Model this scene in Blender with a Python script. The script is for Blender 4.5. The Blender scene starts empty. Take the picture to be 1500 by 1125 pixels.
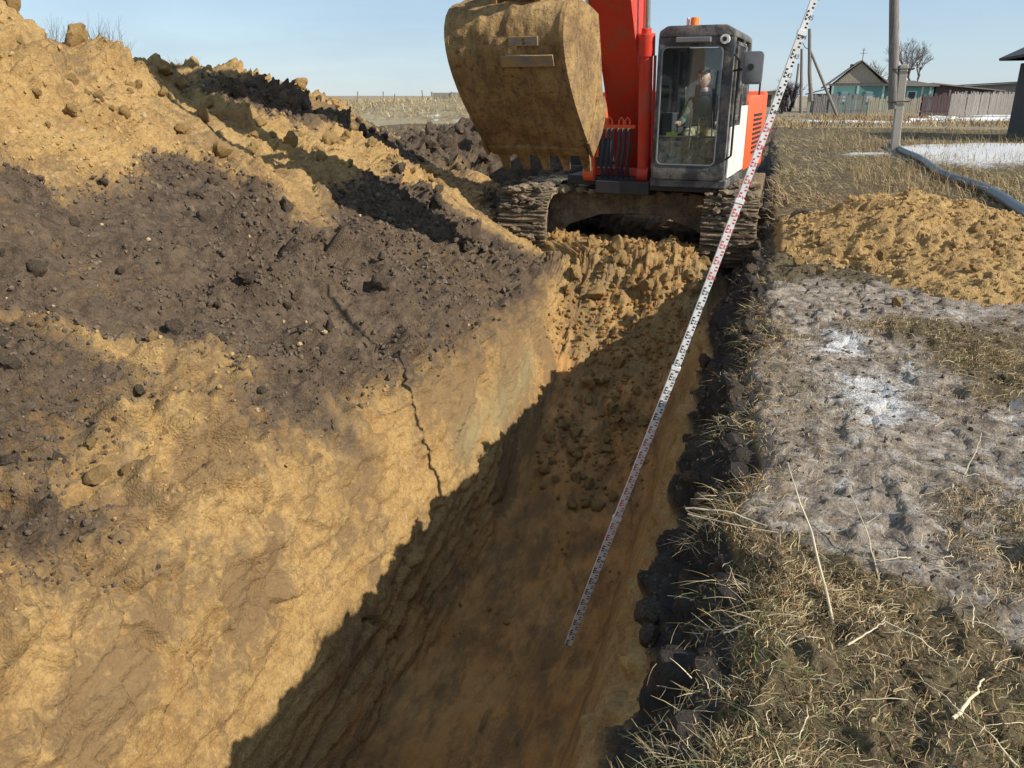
import bpy, bmesh, math, random
import numpy as np
from mathutils import Vector, Matrix
from math import radians, sin, cos, pi, tan, atan2, hypot

random.seed(7)
RNG = np.random.default_rng(7)
scene = bpy.context.scene
COL = scene.collection

# ------------------------------------------------------------------ camera
cam_d = bpy.data.cameras.new('camera')
cam = bpy.data.objects.new('camera', cam_d); COL.objects.link(cam)
cam_d.sensor_width = 36; cam_d.lens = 36 * 1177 / 1500
cam_d.clip_start = 0.05; cam_d.clip_end = 6000
cam.location = (0, 0, 1.6)
cam.rotation_euler = (radians(90 - 19.7), 0, radians(17.5))
scene.camera = cam

# ------------------------------------------------------------------ light
SUN_EL = 33.0           # above the horizon
SUN_AZ = 103.0          # degrees clockwise from +Y (90 = exactly +X)
world = bpy.data.worlds.new('World'); scene.world = world; world.use_nodes = True
wn = world.node_tree.nodes; wl = world.node_tree.links; wn.clear()
wo = wn.new('ShaderNodeOutputWorld'); bg = wn.new('ShaderNodeBackground')
sky = wn.new('ShaderNodeTexSky'); sky.sky_type = 'NISHITA'; sky.sun_disc = False
sky.sun_elevation = radians(SUN_EL); sky.sun_rotation = radians(SUN_AZ)
sky.altitude = 200; sky.air_density = 1.0; sky.dust_density = 0.25; sky.ozone_density = 2.0
bg.inputs[1].default_value = 0.108
# thin high haze drawn out in long streaks, thicker towards the horizon
wt = wn.new('ShaderNodeTexCoord'); wm = wn.new('ShaderNodeMapping'); wm.inputs['Scale'].default_value = (1.0, 1.0, 4.5); wl.new(wt.outputs['Generated'], wm.inputs[0])
wz = wn.new('ShaderNodeTexNoise'); wz.inputs['Scale'].default_value = 2.2; wz.inputs['Detail'].default_value = 7; wz.inputs['Roughness'].default_value = .55; wz.inputs['Distortion'].default_value = .6; wl.new(wm.outputs[0], wz.inputs['Vector'])
wr = wn.new('ShaderNodeValToRGB'); wr.color_ramp.elements[0].position = .40; wr.color_ramp.elements[0].color = (.70, .70, .70, 1); wr.color_ramp.elements[1].position = .70; wr.color_ramp.elements[1].color = (.86, .86, .86, 1); wl.new(wz.outputs['Fac'], wr.inputs[0])
wx_ = wn.new('ShaderNodeMix'); wx_.data_type = 'RGBA'; wx_.inputs[7].default_value = (2.35, 3.2, 4.15, 1); wl.new(wr.outputs[0], wx_.inputs[0]); wl.new(sky.outputs[0], wx_.inputs[6])
wl.new(wx_.outputs[2], bg.inputs[0]); wl.new(bg.outputs[0], wo.inputs[0])
sun_d = bpy.data.lights.new('sun', 'SUN'); sun_d.energy = 3.75; sun_d.angle = radians(0.5)
sun_d.color = (1.0, 0.93, 0.82)
sun = bpy.data.objects.new('sun', sun_d); COL.objects.link(sun)
SUNV = Vector((sin(radians(SUN_AZ)) * cos(radians(SUN_EL)), cos(radians(SUN_AZ)) * cos(radians(SUN_EL)), sin(radians(SUN_EL))))
sun.rotation_euler = SUNV.to_track_quat('Z', 'Y').to_euler()
scene.view_settings.view_transform = 'Standard'; scene.view_settings.look = 'None'
scene.view_settings.gamma = 1.0; scene.view_settings.use_curve_mapping = False
scene.view_settings.exposure = 0.70
# ------------------------------------------------------------------ noise (numpy)
def _hash(ix, iy, iz, seed):
    h = (ix.astype(np.int64) * 374761393 + iy.astype(np.int64) * 668265263 + iz * 2147483647 + seed * 974634777) & 0xffffffff
    h = ((h ^ (h >> 13)) * 1274126177) & 0xffffffff
    h = ((h ^ (h >> 16)) * 2246822519) & 0xffffffff
    return ((h ^ (h >> 15)) & 0xffffff) / float(0xffffff)
def vnoise(x, y, seed=0):                       # smooth value noise, -1..1
    ix = np.floor(x); iy = np.floor(y); fx = x - ix; fy = y - iy
    ux = fx * fx * fx * (fx * (fx * 6 - 15) + 10); uy = fy * fy * fy * (fy * (fy * 6 - 15) + 10)
    a = _hash(ix, iy, 0, seed); b = _hash(ix + 1, iy, 0, seed); c = _hash(ix, iy + 1, 0, seed); d = _hash(ix + 1, iy + 1, 0, seed)
    return (a + (b - a) * ux + (c - a) * uy + (a - b - c + d) * ux * uy) * 2 - 1
def fbm(x, y, octv=4, seed=0, gain=0.5):
    s = 0; a = 1.0; n = 0
    for o in range(octv):
        s = s + a * vnoise(x * 2 ** o + 17.3 * o, y * 2 ** o - 9.1 * o, seed + o); n += a; a *= gain
    return s / n
def clods(x, y, size, seed, presence=0.7, flat=0.55):
    """height (in units of size) of rounded, angular lumps lying on a plane: the tallest of the neighbouring cells"""
    wx = x + size * 0.30 * fbm(x / size * 1.3, y / size * 1.3, 2, seed + 50); wy = y + size * 0.30 * fbm(x / size * 1.3 + 40, y / size * 1.3, 2, seed + 60)
    gx = wx / size; gy = wy / size; ix = np.floor(gx); iy = np.floor(gy)
    best = np.zeros_like(gx)
    for dx in (-1, 0, 1):
        for dy in (-1, 0, 1):
            cx = ix + dx; cy = iy + dy
            px = cx + _hash(cx, cy, 1, seed); py = cy + _hash(cx, cy, 2, seed)
            rr = 0.25 + 0.65 * _hash(cx, cy, 3, seed) ** 2
            on = _hash(cx, cy, 4, seed) < presence
            an = _hash(cx, cy, 5, seed) * 6.28; e = 0.6 + 0.4 * _hash(cx, cy, 6, seed)
            ddx = gx - px; ddy = gy - py
            u = ddx * np.cos(an) + ddy * np.sin(an); v = (-ddx * np.sin(an) + ddy * np.cos(an)) / e
            # tilted facet on top gives the broken, angular look
            d2 = (u * u + v * v) / (rr * rr)
            tilt = 1 + 0.5 * (u / rr) * np.cos(an * 3) + 0.35 * (v / rr) * np.sin(an * 5)
            h = rr * np.sqrt(np.clip(1 - d2, 0, 1)) * tilt
            h = np.minimum(h, rr * (0.72 + 0.3 * tilt * 0.5))
            best = np.maximum(best, np.where(on, h, 0))
    return best * flat
def facets(x, y, sx, sy, seed, warp=.35):
    """broken faces: every cell is a plane with its own tilt and depth, so edges stay crisp"""
    gx = x / sx + warp * fbm(x / sx * 1.1, y / sy * 1.1, 3, seed + 70); gy = y / sy + warp * fbm(x / sx * 1.1 + 31, y / sy * 1.1, 3, seed + 80)
    ix = np.floor(gx); iy = np.floor(gy); best = np.full(gx.shape, 9.0); h = np.zeros_like(gx)
    for dx in (-1, 0, 1):
        for dy in (-1, 0, 1):
            cx = ix + dx; cy = iy + dy; ddx = gx - cx - _hash(cx, cy, 1, seed); ddy = gy - cy - _hash(cx, cy, 2, seed); d = ddx * ddx + ddy * ddy
            hh = (_hash(cx, cy, 3, seed) - .5) + ddx * (_hash(cx, cy, 4, seed) - .5) * 1.6 + ddy * (_hash(cx, cy, 5, seed) - .5) * 1.6
            m = d < best; best = np.where(m, d, best); h = np.where(m, hh, h)
    return h
def sstep(a, b, x):
    t = np.clip((x - a) / (b - a), 0, 1); return t * t * (3 - 2 * t)
def inpoly(x, y, poly, soft=0.0):
    """signed soft mask: 1 inside, falling to 0 over 'soft' outside"""
    poly = np.array(poly, float); n = len(poly); ins = np.zeros(x.shape, bool); dist = np.full(x.shape, 1e9)
    for i in range(n):
        x0, y0 = poly[i]; x1, y1 = poly[(i + 1) % n]
        c = ((y0 > y) != (y1 > y)); 
        with np.errstate(divide='ignore', invalid='ignore'):
            xi = (x1 - x0) * (y - y0) / (y1 - y0 + 1e-12) + x0
        ins ^= c & (x < xi)
        t = np.clip(((x - x0) * (x1 - x0) + (y - y0) * (y1 - y0)) / ((x1 - x0) ** 2 + (y1 - y0) ** 2 + 1e-12), 0, 1)
        dist = np.minimum(dist, np.hypot(x - x0 - t * (x1 - x0), y - y0 - t * (y1 - y0)))
    sd = np.where(ins, dist, -dist)
    return np.clip(0.5 + sd / max(soft, 1e-6) * 0.5, 0, 1)

# ------------------------------------------------------------------ the dug ground: cross-sections (x, z) along the trench (+Y)
def station(zr, lip=-0.38, floor=-2.3, wall=1.0, toe=1.0, mid=-0.42, bank=0.0):
    k = wall
    return [(-22, -.1), (-12.5, -.1), (-8.9, zr * .72), (-7.2, zr), (-6.0, zr * .73 - .02), (-4.9, .92 * toe), (-3.75, .26 * toe),
            (-2.78, lip), (-2.52, lip - .45 * k), (-2.30, lip - 1.15 * k), (-2.06, floor + .06), (-1.5, floor - .04), (-.90, floor + .03),
            (-.66, (floor + mid) * .55), (-.46, mid - .32), (-.30, mid), (-.03, -.08), (.10, bank), (1.0, bank), (6, bank), (30, 0)]
def bench(zr, zb=-.42, mid=None, toe=1.0, far=0.0):
    m = zb if mid is None else mid
    return [(-22, -.1), (-12.5, -.1), (-8.9, zr * .72), (-7.2, zr), (-6.2, zr * .70), (-5.1, zr * .40 * toe), (-4.2, zr * .12 * toe),
            (-3.6, zb), (-3.1, zb), (-2.75, m * .9), (-2.3, m), (-1.5, m), (-.95, m),
            (-.7, zb), (-.5, zb - .02), (-.20, zb), (-.02, -.10), (.12, 0), (1.0, 0), (6, 0), (30, 0)]
STATIONS = [(-3.0, station(2.45)), (3.0, station(2.45)), (5.5, station(2.42)), (6.5, station(2.26, floor=-2.2)), (7.2, station(2.10, floor=-1.98, wall=.86)),
            (7.9, station(2.0, floor=-1.66, wall=.70)), (8.6, station(1.96, floor=-1.26, wall=.55, lip=-.36)),
            (9.2, station(1.93, floor=-.88, wall=.32, lip=-.34, mid=-.5)), (9.6, station(1.90, floor=-.55, wall=.15, lip=-.34, mid=-.45)), (9.85, station(1.88, floor=-.24, wall=.02, lip=-.30, mid=-.42)),
            (10.15, bench(1.8, mid=-.16)), (10.9, bench(1.70, mid=-.30)), (12.3, bench(1.48)), (13.5, bench(1.1)), (15.2, bench(.5)),
            (17.5, bench(.1)), (26, bench(.0, zb=-.3)), (34, [(p[0], -0.02) for p in bench(0)]), (48, [(p[0], 0.0) for p in bench(0)])]
SEG = [5, 12, 40, 62, 78, 78, 62, 32, 52, 46, 32, 34, 50, 36, 24, 36, 14, 80, 180, 100]
def build_grid(coarse=1):
    ys = [-3.0]
    while ys[-1] < 48:
        y = ys[-1]
        ys.append(y + (0.09 if y < 0.9 else max(0.0130, 0.0054 * y) if y < 17 else 0.09 + (y - 17) * 0.03) * coarse)
    ys = np.array(ys); ts = []
    for i, n in enumerate(SEG):
        n = max(2, n // coarse)
        f = np.arange(n) / n
        if i == 18: f = f ** 1.35
        if i == 19: f = f ** 1.9
        ts.append(i + f)
    ts = np.concatenate(ts + [[len(SEG)]])
    S = np.array([s for _, s in STATIONS]); SY = np.array([s for s, _ in STATIONS])
    X = np.empty((len(ys), 21)); Z = X.copy()
    for k in range(21):
        X[:, k] = np.interp(ys, SY, S[:, k, 0]); Z[:, k] = np.interp(ys, SY, S[:, k, 1])
    def resample(A):
        i = np.minimum(ts.astype(int), 19); f = ts - i
        p0 = A[:, np.maximum(i - 1, 0)]; p1 = A[:, i]; p2 = A[:, i + 1]; p3 = A[:, np.minimum(i + 2, 20)]
        lin = p1 + (p2 - p1) * f
        m1 = (p2 - p0) * .5; m2 = (p3 - p1) * .5
        h = (2 * f ** 3 - 3 * f ** 2 + 1) * p1 + (f ** 3 - 2 * f ** 2 + f) * m1 + (-2 * f ** 3 + 3 * f ** 2) * p2 + (f ** 3 - f ** 2) * m2
        w = sstep(2.5, 3, ts) * (1 - sstep(15, 15.5, ts)) * 0.75
        return lin * (1 - w) + h * w
    PX = resample(X); PZ = resample(Z)
    Y = np.repeat(ys[:, None], len(ts), 1); T = np.repeat(ts[None, :], len(ys), 0)
    return PX, Y, PZ, T
# ---- END TERRAIN MATH
# ------------------------------------------------------------------ node materials
class NT:
    def __init__(s, name):
        s.m = bpy.data.materials.new(name); s.m.use_nodes = True
        s.n = s.m.node_tree.nodes; s.l = s.m.node_tree.links; s.n.clear()
        s.out = s.n.new('ShaderNodeOutputMaterial'); s.b = s.n.new('ShaderNodeBsdfPrincipled')
        s.l.new(s.b.outputs[0], s.out.inputs[0]); s.tc = s.n.new('ShaderNodeTexCoord')
    def link(s, a, b): s.l.new(a, b)
    def val(s, sock, v):
        if hasattr(v, 'is_linked') or hasattr(v, 'links'): s.l.new(v, sock)
        else: sock.default_value = v
    def noise(s, scale, detail=4, rough=0.55, vec=None, stretch=None, dist=0.0):
        t = s.n.new('ShaderNodeTexNoise'); t.inputs['Scale'].default_value = scale; t.inputs['Detail'].default_value = detail
        t.inputs['Roughness'].default_value = rough; t.inputs['Distortion'].default_value = dist
        v = vec or s.tc.outputs['Object']
        if stretch:
            mp = s.n.new('ShaderNodeMapping'); mp.inputs['Scale'].default_value = stretch; s.l.new(v, mp.inputs[0]); v = mp.outputs[0]
        s.l.new(v, t.inputs['Vector']); return t.outputs['Fac']
    def voro(s, scale, out='Distance', feat='F1', vec=None, rnd=1.0):
        t = s.n.new('ShaderNodeTexVoronoi'); t.feature = feat; t.inputs['Scale'].default_value = scale; t.inputs['Randomness'].default_value = rnd
        s.l.new(vec or s.tc.outputs['Object'], t.inputs['Vector']); return t.outputs[out]
    def ramp(s, fac, stops):
        r = s.n.new('ShaderNodeValToRGB'); el = r.color_ramp.elements
        while len(el) < len(stops): el.new(0.5)
        for e, (p, c) in zip(el, stops):
            e.position = p; e.color = (c, c, c, 1) if isinstance(c, (int, float)) else (*c, 1)
        s.l.new(fac, r.inputs[0]); return r.outputs[0]
    def mix(s, fac, a, b, mode='MIX'):
        m = s.n.new('ShaderNodeMix'); m.data_type = 'RGBA'; m.blend_type = mode
        s.val(m.inputs[0], fac)
        for sock, v in ((m.inputs[6], a), (m.inputs[7], b)):
            if isinstance(v, tuple): sock.default_value = (*v, 1) if len(v) == 3 else v
            else: s.l.new(v, sock)
        return m.outputs[2]
    def math(s, op, a, b=0.0, clamp=False):
        m = s.n.new('ShaderNodeMath'); m.operation = op; m.use_clamp = clamp
        s.val(m.inputs[0], a); s.val(m.inputs[1], b); return m.outputs[0]
    def attr(s, name, comp=None):
        a = s.n.new('ShaderNodeAttribute'); a.attribute_name = name
        if comp is None: return a.outputs['Color']
        if comp == 'Fac': return a.outputs['Fac']
        if comp == 'A': return a.outputs['Alpha']
        sp = s.n.new('ShaderNodeSeparateColor'); s.l.new(a.outputs['Color'], sp.inputs[0]); return sp.outputs[comp]
    def bump(s, h, strength=0.5, dist=0.02, normal=None):
        b = s.n.new('ShaderNodeBump'); b.inputs['Strength'].default_value = strength; b.inputs['Distance'].default_value = dist
        s.l.new(h, b.inputs['Height'])
        if normal: s.l.new(normal, b.inputs['Normal'])
        return b.outputs[0]
    def done(s, color, rough=0.8, metal=0.0, bump=None, spec=None):
        if isinstance(color, tuple): s.b.inputs['Base Color'].default_value = (*color, 1)
        else: s.l.new(color, s.b.inputs['Base Color'])
        s.val(s.b.inputs['Roughness'], rough); s.val(s.b.inputs['Metallic'], metal)
        if spec is not None: s.b.inputs['Specular IOR Level'].default_value = spec
        if bump: s.l.new(bump, s.b.inputs['Normal'])
        return s.m

def soil_material(name):
    t = NT(name)
    R = t.attr('mask', 0); G = t.attr('mask', 1); B = t.attr('mask', 2); A = t.attr('mask', 'A')
    n1 = t.noise(1.6, 6, 0.6); n2 = t.noise(9, 6, 0.65); n3 = t.noise(55, 4, 0.7)
    cell = t.voro(45, 'Color'); cb = t.n.new('ShaderNodeSeparateColor'); t.link(cell, cb.inputs[0])
    cell2 = t.voro(14, 'Color'); cb2 = t.n.new('ShaderNodeSeparateColor'); t.link(cell2, cb2.inputs[0]); n4 = t.noise(85, 4, .8)
    clay = t.ramp(n1, [(0.28, (0.24, 0.140, 0.050)), (0.42, (0.355, 0.214, 0.074)), (0.56, (0.46, 0.292, 0.110)), (0.72, (0.40, 0.248, 0.094))])
    clay = t.mix(t.math('MULTIPLY', t.ramp(n2, [(0.40, 0.0), (0.64, 1.0)]), 0.55), clay, (0.51, 0.355, 0.150))
    clay = t.mix(t.math('MULTIPLY', t.ramp(n2, [(0.28, 1.0), (0.44, 0.0)]), 0.6), clay, (0.21, 0.125, 0.055))
    clay = t.mix(t.math('MULTIPLY', cb.outputs[0], 0.28), clay, (0.20, 0.12, 0.055))
    gr = t.ramp(t.noise(85, 4, .8), [(.34, 1.), (.46, 0.)]); clay = t.mix(t.math('MULTIPLY', gr, .55), clay, (.15, .085, .035)); gm = t.noise(24, 5, .75); clay = t.mix(t.math('MULTIPLY', t.ramp(gm, [(.36, 1.), (.52, 0.)]), .55), clay, (.19, .112, .052)); gr2 = t.ramp(t.noise(60, 4, .8), [(.56, 0.), (.66, 1.)]); clay = t.mix(t.math('MULTIPLY', gr2, .45), clay, (.60, .44, .22))
    dark = t.ramp(n2, [(0.28, (0.024, 0.016, 0.011)), (0.46, (0.062, 0.042, 0.028)), (0.72, (0.145, 0.104, 0.068))])
    dark = t.mix(t.math('MULTIPLY', t.ramp(n4, [(.54, 0.), (.66, 1.)]), .4), dark, (.25, .19, .135)); dark = t.mix(t.math('MULTIPLY', cb.outputs[1], 0.30), dark, (0.175, 0.125, 0.08))
    dark = t.mix(t.ramp(t.noise(4.5, 7, .7), [(.55, 0.), (.72, .35)]), dark, (.17, .115, .066))
    # ragged boundary between the two soils
    f = t.math('ADD', R, t.math('MULTIPLY', t.math('SUBTRACT', n2, 0.5), 1.3))
    f = t.math('ADD', f, t.math('MULTIPLY', t.math('SUBTRACT', cb2.outputs[0], 0.5), 0.12))
    f = t.ramp(f, [(0.30, 0.0), (0.50, .55), (0.74, 1.0)])
    col = t.mix(f, clay, dark)
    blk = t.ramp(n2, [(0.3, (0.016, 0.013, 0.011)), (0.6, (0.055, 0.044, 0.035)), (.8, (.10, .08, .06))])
    shd = t.attr('shade_tint', 'Fac'); shade_clay = t.ramp(n1, [(.3, (.30, .135, .045)), (.5, (.50, .245, .080)), (.7, (.54, .30, .115))])  # warm tone of the trench shade, painted into the clay colour
    shade_clay = t.mix(t.ramp(t.noise(5, 7, .7, stretch=(1, .35, 1)), [(.42, .75), (.58, 0.)]), shade_clay, (.15, .095, .052))
    col = t.mix(t.math('MULTIPLY', shd, .85), col, shade_clay)
    bf = t.math('ADD', t.attr('brown', 'Fac'), t.math('MULTIPLY', t.math('SUBTRACT', t.noise(13, 8, .72, dist=.5), .5), 1.6))
    col = t.mix(t.math('MULTIPLY', t.math('MULTIPLY', t.ramp(bf, [(.42, 0.), (.70, 1.)]), .8), t.math('SUBTRACT', 1.0, t.math('MULTIPLY', f, .9))), col, t.mix(n3, (.12, .075, .038), (.27, .178, .090)))
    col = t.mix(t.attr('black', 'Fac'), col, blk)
    # greyish green strata in the cut
    grn = t.attr('gley', 'Fac'); col = t.mix(t.math('MULTIPLY', grn, 0.7), col, (0.25, 0.215, 0.115))
    mud = t.ramp(n2, [(0.26, (0.055, 0.041, 0.030)), (0.42, (0.20, 0.158, 0.115)), (0.64, (0.39, 0.32, 0.245))])
    mud = t.mix(t.math('MULTIPLY', t.ramp(t.noise(5, 8, 0.7, stretch=(1, 2.2, 1)), [(0.50, 0.0), (0.60, 1.0)]), 0.75), mud, (0.50, 0.455, 0.39))
    mud = t.mix(t.math('MULTIPLY', cb.outputs[1], 0.4), mud, (0.07, 0.055, 0.045))
    g = t.ramp(t.math('ADD', G, t.math('MULTIPLY', t.math('SUBTRACT', n2, 0.5), 0.8)), [(0.40, 0.0), (0.60, 1.0)])
    col = t.mix(g, col, mud)
    th = t.ramp(t.noise(34, 5, 0.75, stretch=(1, 1, 1), dist=0.6), [(0.30, (0.028, 0.021, 0.013)), (0.50, (0.105, 0.076, 0.040)), (0.70, (0.27, 0.205, 0.115))])
    th = t.mix(t.ramp(n1, [(0.42, 0.0), (0.60, 0.55)]), th, (0.13, 0.105, 0.050))
    a = t.ramp(t.math('ADD', A, t.math('MULTIPLY', t.math('SUBTRACT', n2, 0.5), 1.0)), [(0.42, 0.0), (0.58, 1.0)])
    col = t.mix(a, col, th)
    sn = t.ramp(t.math('ADD', B, t.math('ADD', t.math('MULTIPLY', t.math('SUBTRACT', n2, 0.5), 1.1), t.math('MULTIPLY', t.math('SUBTRACT', t.noise(26, 6, .75, stretch=(1, 2, 1)), 0.5), 1.5))), [(0.46, 0.0), (0.80, .92)])
    col = t.mix(sn, col, t.mix(n3, (0.50, 0.49, 0.47), (0.76, 0.76, 0.77)))
    h = t.math('ADD', t.math('MULTIPLY', t.voro(62), -0.7), t.math('ADD', t.noise(120, 5, 0.7), t.math('MULTIPLY', n2, 0.8)))
    bp = t.bump(h, 0.7, 0.018)
    return t.done(col, t.math('SUBTRACT', 0.97, t.math('MULTIPLY', t.attr('wet', 'Fac'), 0.80)), bump=bp, spec=0.28)

def set_attr(me, name, arr, kind='FLOAT'):
    if kind == 'FLOAT_COLOR':
        a = me.attributes.new(name, 'FLOAT_COLOR', 'POINT'); a.data.foreach_set('color', np.ascontiguousarray(arr, dtype=np.float32).ravel())
    else:
        a = me.attributes.new(name, 'FLOAT', 'POINT'); a.data.foreach_set('value', np.ascontiguousarray(arr, dtype=np.float32).ravel())
def raw_mesh(name, V, Q, smooth=True):
    """fast mesh from numpy arrays; Q is (n,4) or (n,3)"""
    me = bpy.data.meshes.new(name); k = Q.shape[1]
    me.vertices.add(len(V)); me.vertices.foreach_set('co', np.ascontiguousarray(V, dtype=np.float32).ravel())
    me.loops.add(Q.size); me.loops.foreach_set('vertex_index', np.ascontiguousarray(Q, dtype=np.int32).ravel())
    me.polygons.add(len(Q)); me.polygons.foreach_set('loop_start', np.arange(0, Q.size, k, dtype=np.int32))
    me.polygons.foreach_set('use_smooth', np.full(len(Q), smooth)); me.update(calc_edges=True)
    return me
def put(name, me, mat=None, parent=None):
    o = bpy.data.objects.new(name, me); COL.objects.link(o)
    if mat and not me.materials: me.materials.append(mat)
    if parent: o.parent = parent
    return o
def tag(o, label=None, cat=None, group=None, kind=None):
    if label: o['label'] = label
    if cat: o['category'] = cat
    if group: o['group'] = group
    if kind: o['kind'] = kind
    return o
def grid_quads(nr, nc):
    i = np.arange(nr - 1)[:, None] * nc + np.arange(nc - 1)[None, :]
    return np.stack([i, i + 1, i + 1 + nc, i + nc], -1).reshape(-1, 4)
def soil_mesh(name, P, masks, mat):
    me = raw_mesh(name, P.reshape(-1, 3), grid_quads(*P.shape[:2]))
    set_attr(me, 'mask', masks['mask'].reshape(-1, 4), 'FLOAT_COLOR')
    for k in ('black', 'gley', 'wet', 'shade_tint', 'brown'):
        if k in masks: set_attr(me, k, masks[k].ravel())
    return put(name, me, mat)

SOIL = soil_material('soil')

# ------------------------------------------------------------------ the dug ground
X, Y, Z, T = build_grid(1)
P = np.stack([X, Y, Z], -1)
dU = np.gradient(P, axis=1); dV = np.gradient(P, axis=0)
Nn = np.cross(dU, dV); Nn /= np.linalg.norm(Nn, axis=-1, keepdims=True) + 1e-9
Nn *= np.sign(Nn[..., 2:3] + 1e-6 * np.sign(Nn[..., 0:1] + 1e-9))          # outwards: up, or into the trench where steep
S = np.concatenate([np.zeros((len(X), 1)), np.cumsum(np.hypot(np.diff(X, axis=1), np.diff(Z, axis=1)), axis=1)], 1)
i16 = int(np.searchsorted(T[0], 16.0)); S -= S[:, i16:i16 + 1]
def band(a, b, c, d): return sstep(a, b, T) * (1 - sstep(c, d, T))
near = 1 - sstep(13, 20, Y)
heap_w = band(0.5, 1.5, 7.0, 7.7) * (1 - sstep(16, 19, Y))
wall_w = band(7.2, 7.8, 9.8, 10.2); floor_w = band(9.9, 10.3, 11.9, 12.2); rwall_w = band(12, 12.3, 13.7, 14.1)
dirt_w = band(13.7, 14.2, 15.9, 16.4); bank_w = band(16.0, 16.6, 25, 26)
reg = fbm(S * .7, Y * .7, 4, 3); reg2 = fbm(S * 1.8 + 9, Y * 1.8, 3, 4)
rough = np.clip(0.62 + 1.1 * reg, 0.12, 1.4)
ridged = lambda x, y, n, sd: 1 - 2 * np.abs(fbm(x, y, n, sd, .6))
mixr = sstep(-.35, .25, fbm(S * 1.3, Y * 1.3, 3, 13))
D = heap_w * (0.15 * fbm(S * .55, Y * .55, 3, 11) + 0.085 * fbm(S * 1.9, Y * 1.9, 4, 12) + .030 * ridged(S * 3.2, Y * 3.2, 4, 14) + .016 * ridged(S * 9, Y * 9, 3, 15)
    + rough * (0.46 * clods(S, Y, .50, 21, .34, .42) + .060 * facets(S, Y, .22, .22, 26) + .030 * mixr * facets(S, Y, .085, .085, 27) + (.15 + .30 * mixr) * clods(S, Y, .21, 22, .6, .60) + (.05 + .13 * mixr) * clods(S, Y, .095, 23, .7, .70)) + 0.050 * clods(S, Y, .040, 24, .75, .8) * (.35 + mixr) + 0.016 * fbm(S * 34, Y * 34, 3, 25, .65))
strk = fbm(S * 9, Y * 1.3, 4, 31); vert = fbm(S * 1.4, Y * 7, 4, 32)
slump = np.clip(fbm(S * 1.6, Y * .9, 4, 33) * 1.8 + .1, 0, 1)
brk = sstep(.0, .35, fbm(S * 1.2 + .5 * Y, Y * .8, 4, 38) + .30 * band(6.8, 7.2, 8.2, 9.0))
D += wall_w * (0.050 * fbm(S * .9, Y * .6, 2, 34) + 0.012 * strk + 0.008 * vert + brk * (.060 * facets(S, Y, .26, .40, 39) + .018 * facets(S, Y, .09, .13, 40)) + .010 * facets(S, Y, .05, .6, 29, .15) + slump * (0.10 * clods(S, Y, .16, 35, .4, .5) + .03 * clods(S, Y, .06, 36, .6, .6)) + .006 * fbm(S * 45, Y * 30, 3, 37))
rub = sstep(6.6, 7.6, Y) * (1 - sstep(9.6, 9.9, Y)) + .22 + .35 * np.clip(reg2, 0, 1)
D += floor_w * (0.06 * fbm(S * 1.6, Y * 1.0, 4, 41) + 0.030 * fbm(S * 8, Y * 1.0, 3, 42) + .030 * facets(S, Y, .12, .30, 46) + .018 * facets(S, Y, .05, .09, 47) + rub * (0.11 * clods(S, Y, .15, 43, .6, .6) + .05 * clods(S, Y, .065, 44, .8, .6)) + .01 * fbm(S * 30, Y * 22, 3, 45))
D += rwall_w * (0.05 * fbm(S * 1.5, Y * .8, 4, 51) + 0.022 * fbm(S * 9, Y * .8, 4, 52) + .008 * fbm(S * 35, Y * 18, 3, 53))
D += dirt_w * (0.10 * fbm(S * 2.2, Y * 1.7, 4, 61) + 0.16 * clods(S, Y, .16, 62, .7, .6) + .06 * clods(S, Y, .06, 63, .8, .6) + .02 * fbm(S * 30, Y * 30, 3, 64))
D += bank_w * (near * (0.035 * np.abs(fbm(S * 4.2, Y * 4.2, 3, 70)) * (1 - sstep(3, 4, Y)) + 0.030 * fbm(S * 1.5, Y * 1.5, 4, 71) + 0.022 * np.abs(fbm(S * 6, Y * 5, 4, 72)) + .030 * clods(S, Y, .16, 73, .40, .5) * np.clip(.6 + reg2, 0, 1) + .024 * facets(S, Y, .10, .16, 76) + .022 * clods(S, Y, .05, 74, .5, .6) * np.clip(.4 + 2 * reg2, 0, 1)) + .05 * (1 - near) * fbm(X * .4, Y * .4, 3, 75))
# the ramp at the end of the trench: lumpy spill of loose clay
endr = sstep(8.2, 9.0, Y) * (1 - sstep(10.6, 11.2, Y)) * band(8.6, 9.4, 12.6, 13.6)
top_ = .25 + .75 * sstep(9.0, 9.5, Y + .25 * fbm(S * 2, Y * 0, 2, 84))
D += endr * (top_ * (0.07 * clods(S, Y, .24, 81, .4, .6) + 0.045 * clods(S * 1.5, Y, .12, 82, .5, .7) + .07 * facets(S, Y, .18, .12, 86) + .035 * facets(S, Y, .08, .05, 87)) + .07 * fbm(S * 2.2, Y * 2.6, 4, 83) + .015 * ridged(S * 6, Y * 7, 4, 85))
# shrinkage crack running down the sunlit wall
yc = 6.10 - 0.13 * (T - 7.9) + 0.05 * fbm(T * 3, T * 0 + 5, 3, 91)
D -= 0.05 * np.exp(-((Y - yc) / 0.013) ** 2) * band(7.45, 7.7, 9.3, 9.6)
ck = np.exp(-(fbm(S * 1.3 + .5 * Y, Y * .9, 5, 142) / .016) ** 2) * sstep(.05, .3, fbm(S * .8, Y * .8, 3, 143)) 
ck2 = np.exp(-(fbm(S * 2.6, Y * 2.1, 5, 144) / .03) ** 2) * sstep(.08, .3, fbm(S * .9 + 5, Y * .9, 3, 145))
D -= (wall_w + .9 * heap_w) * near * (.055 * ck + .035 * ck2)
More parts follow.
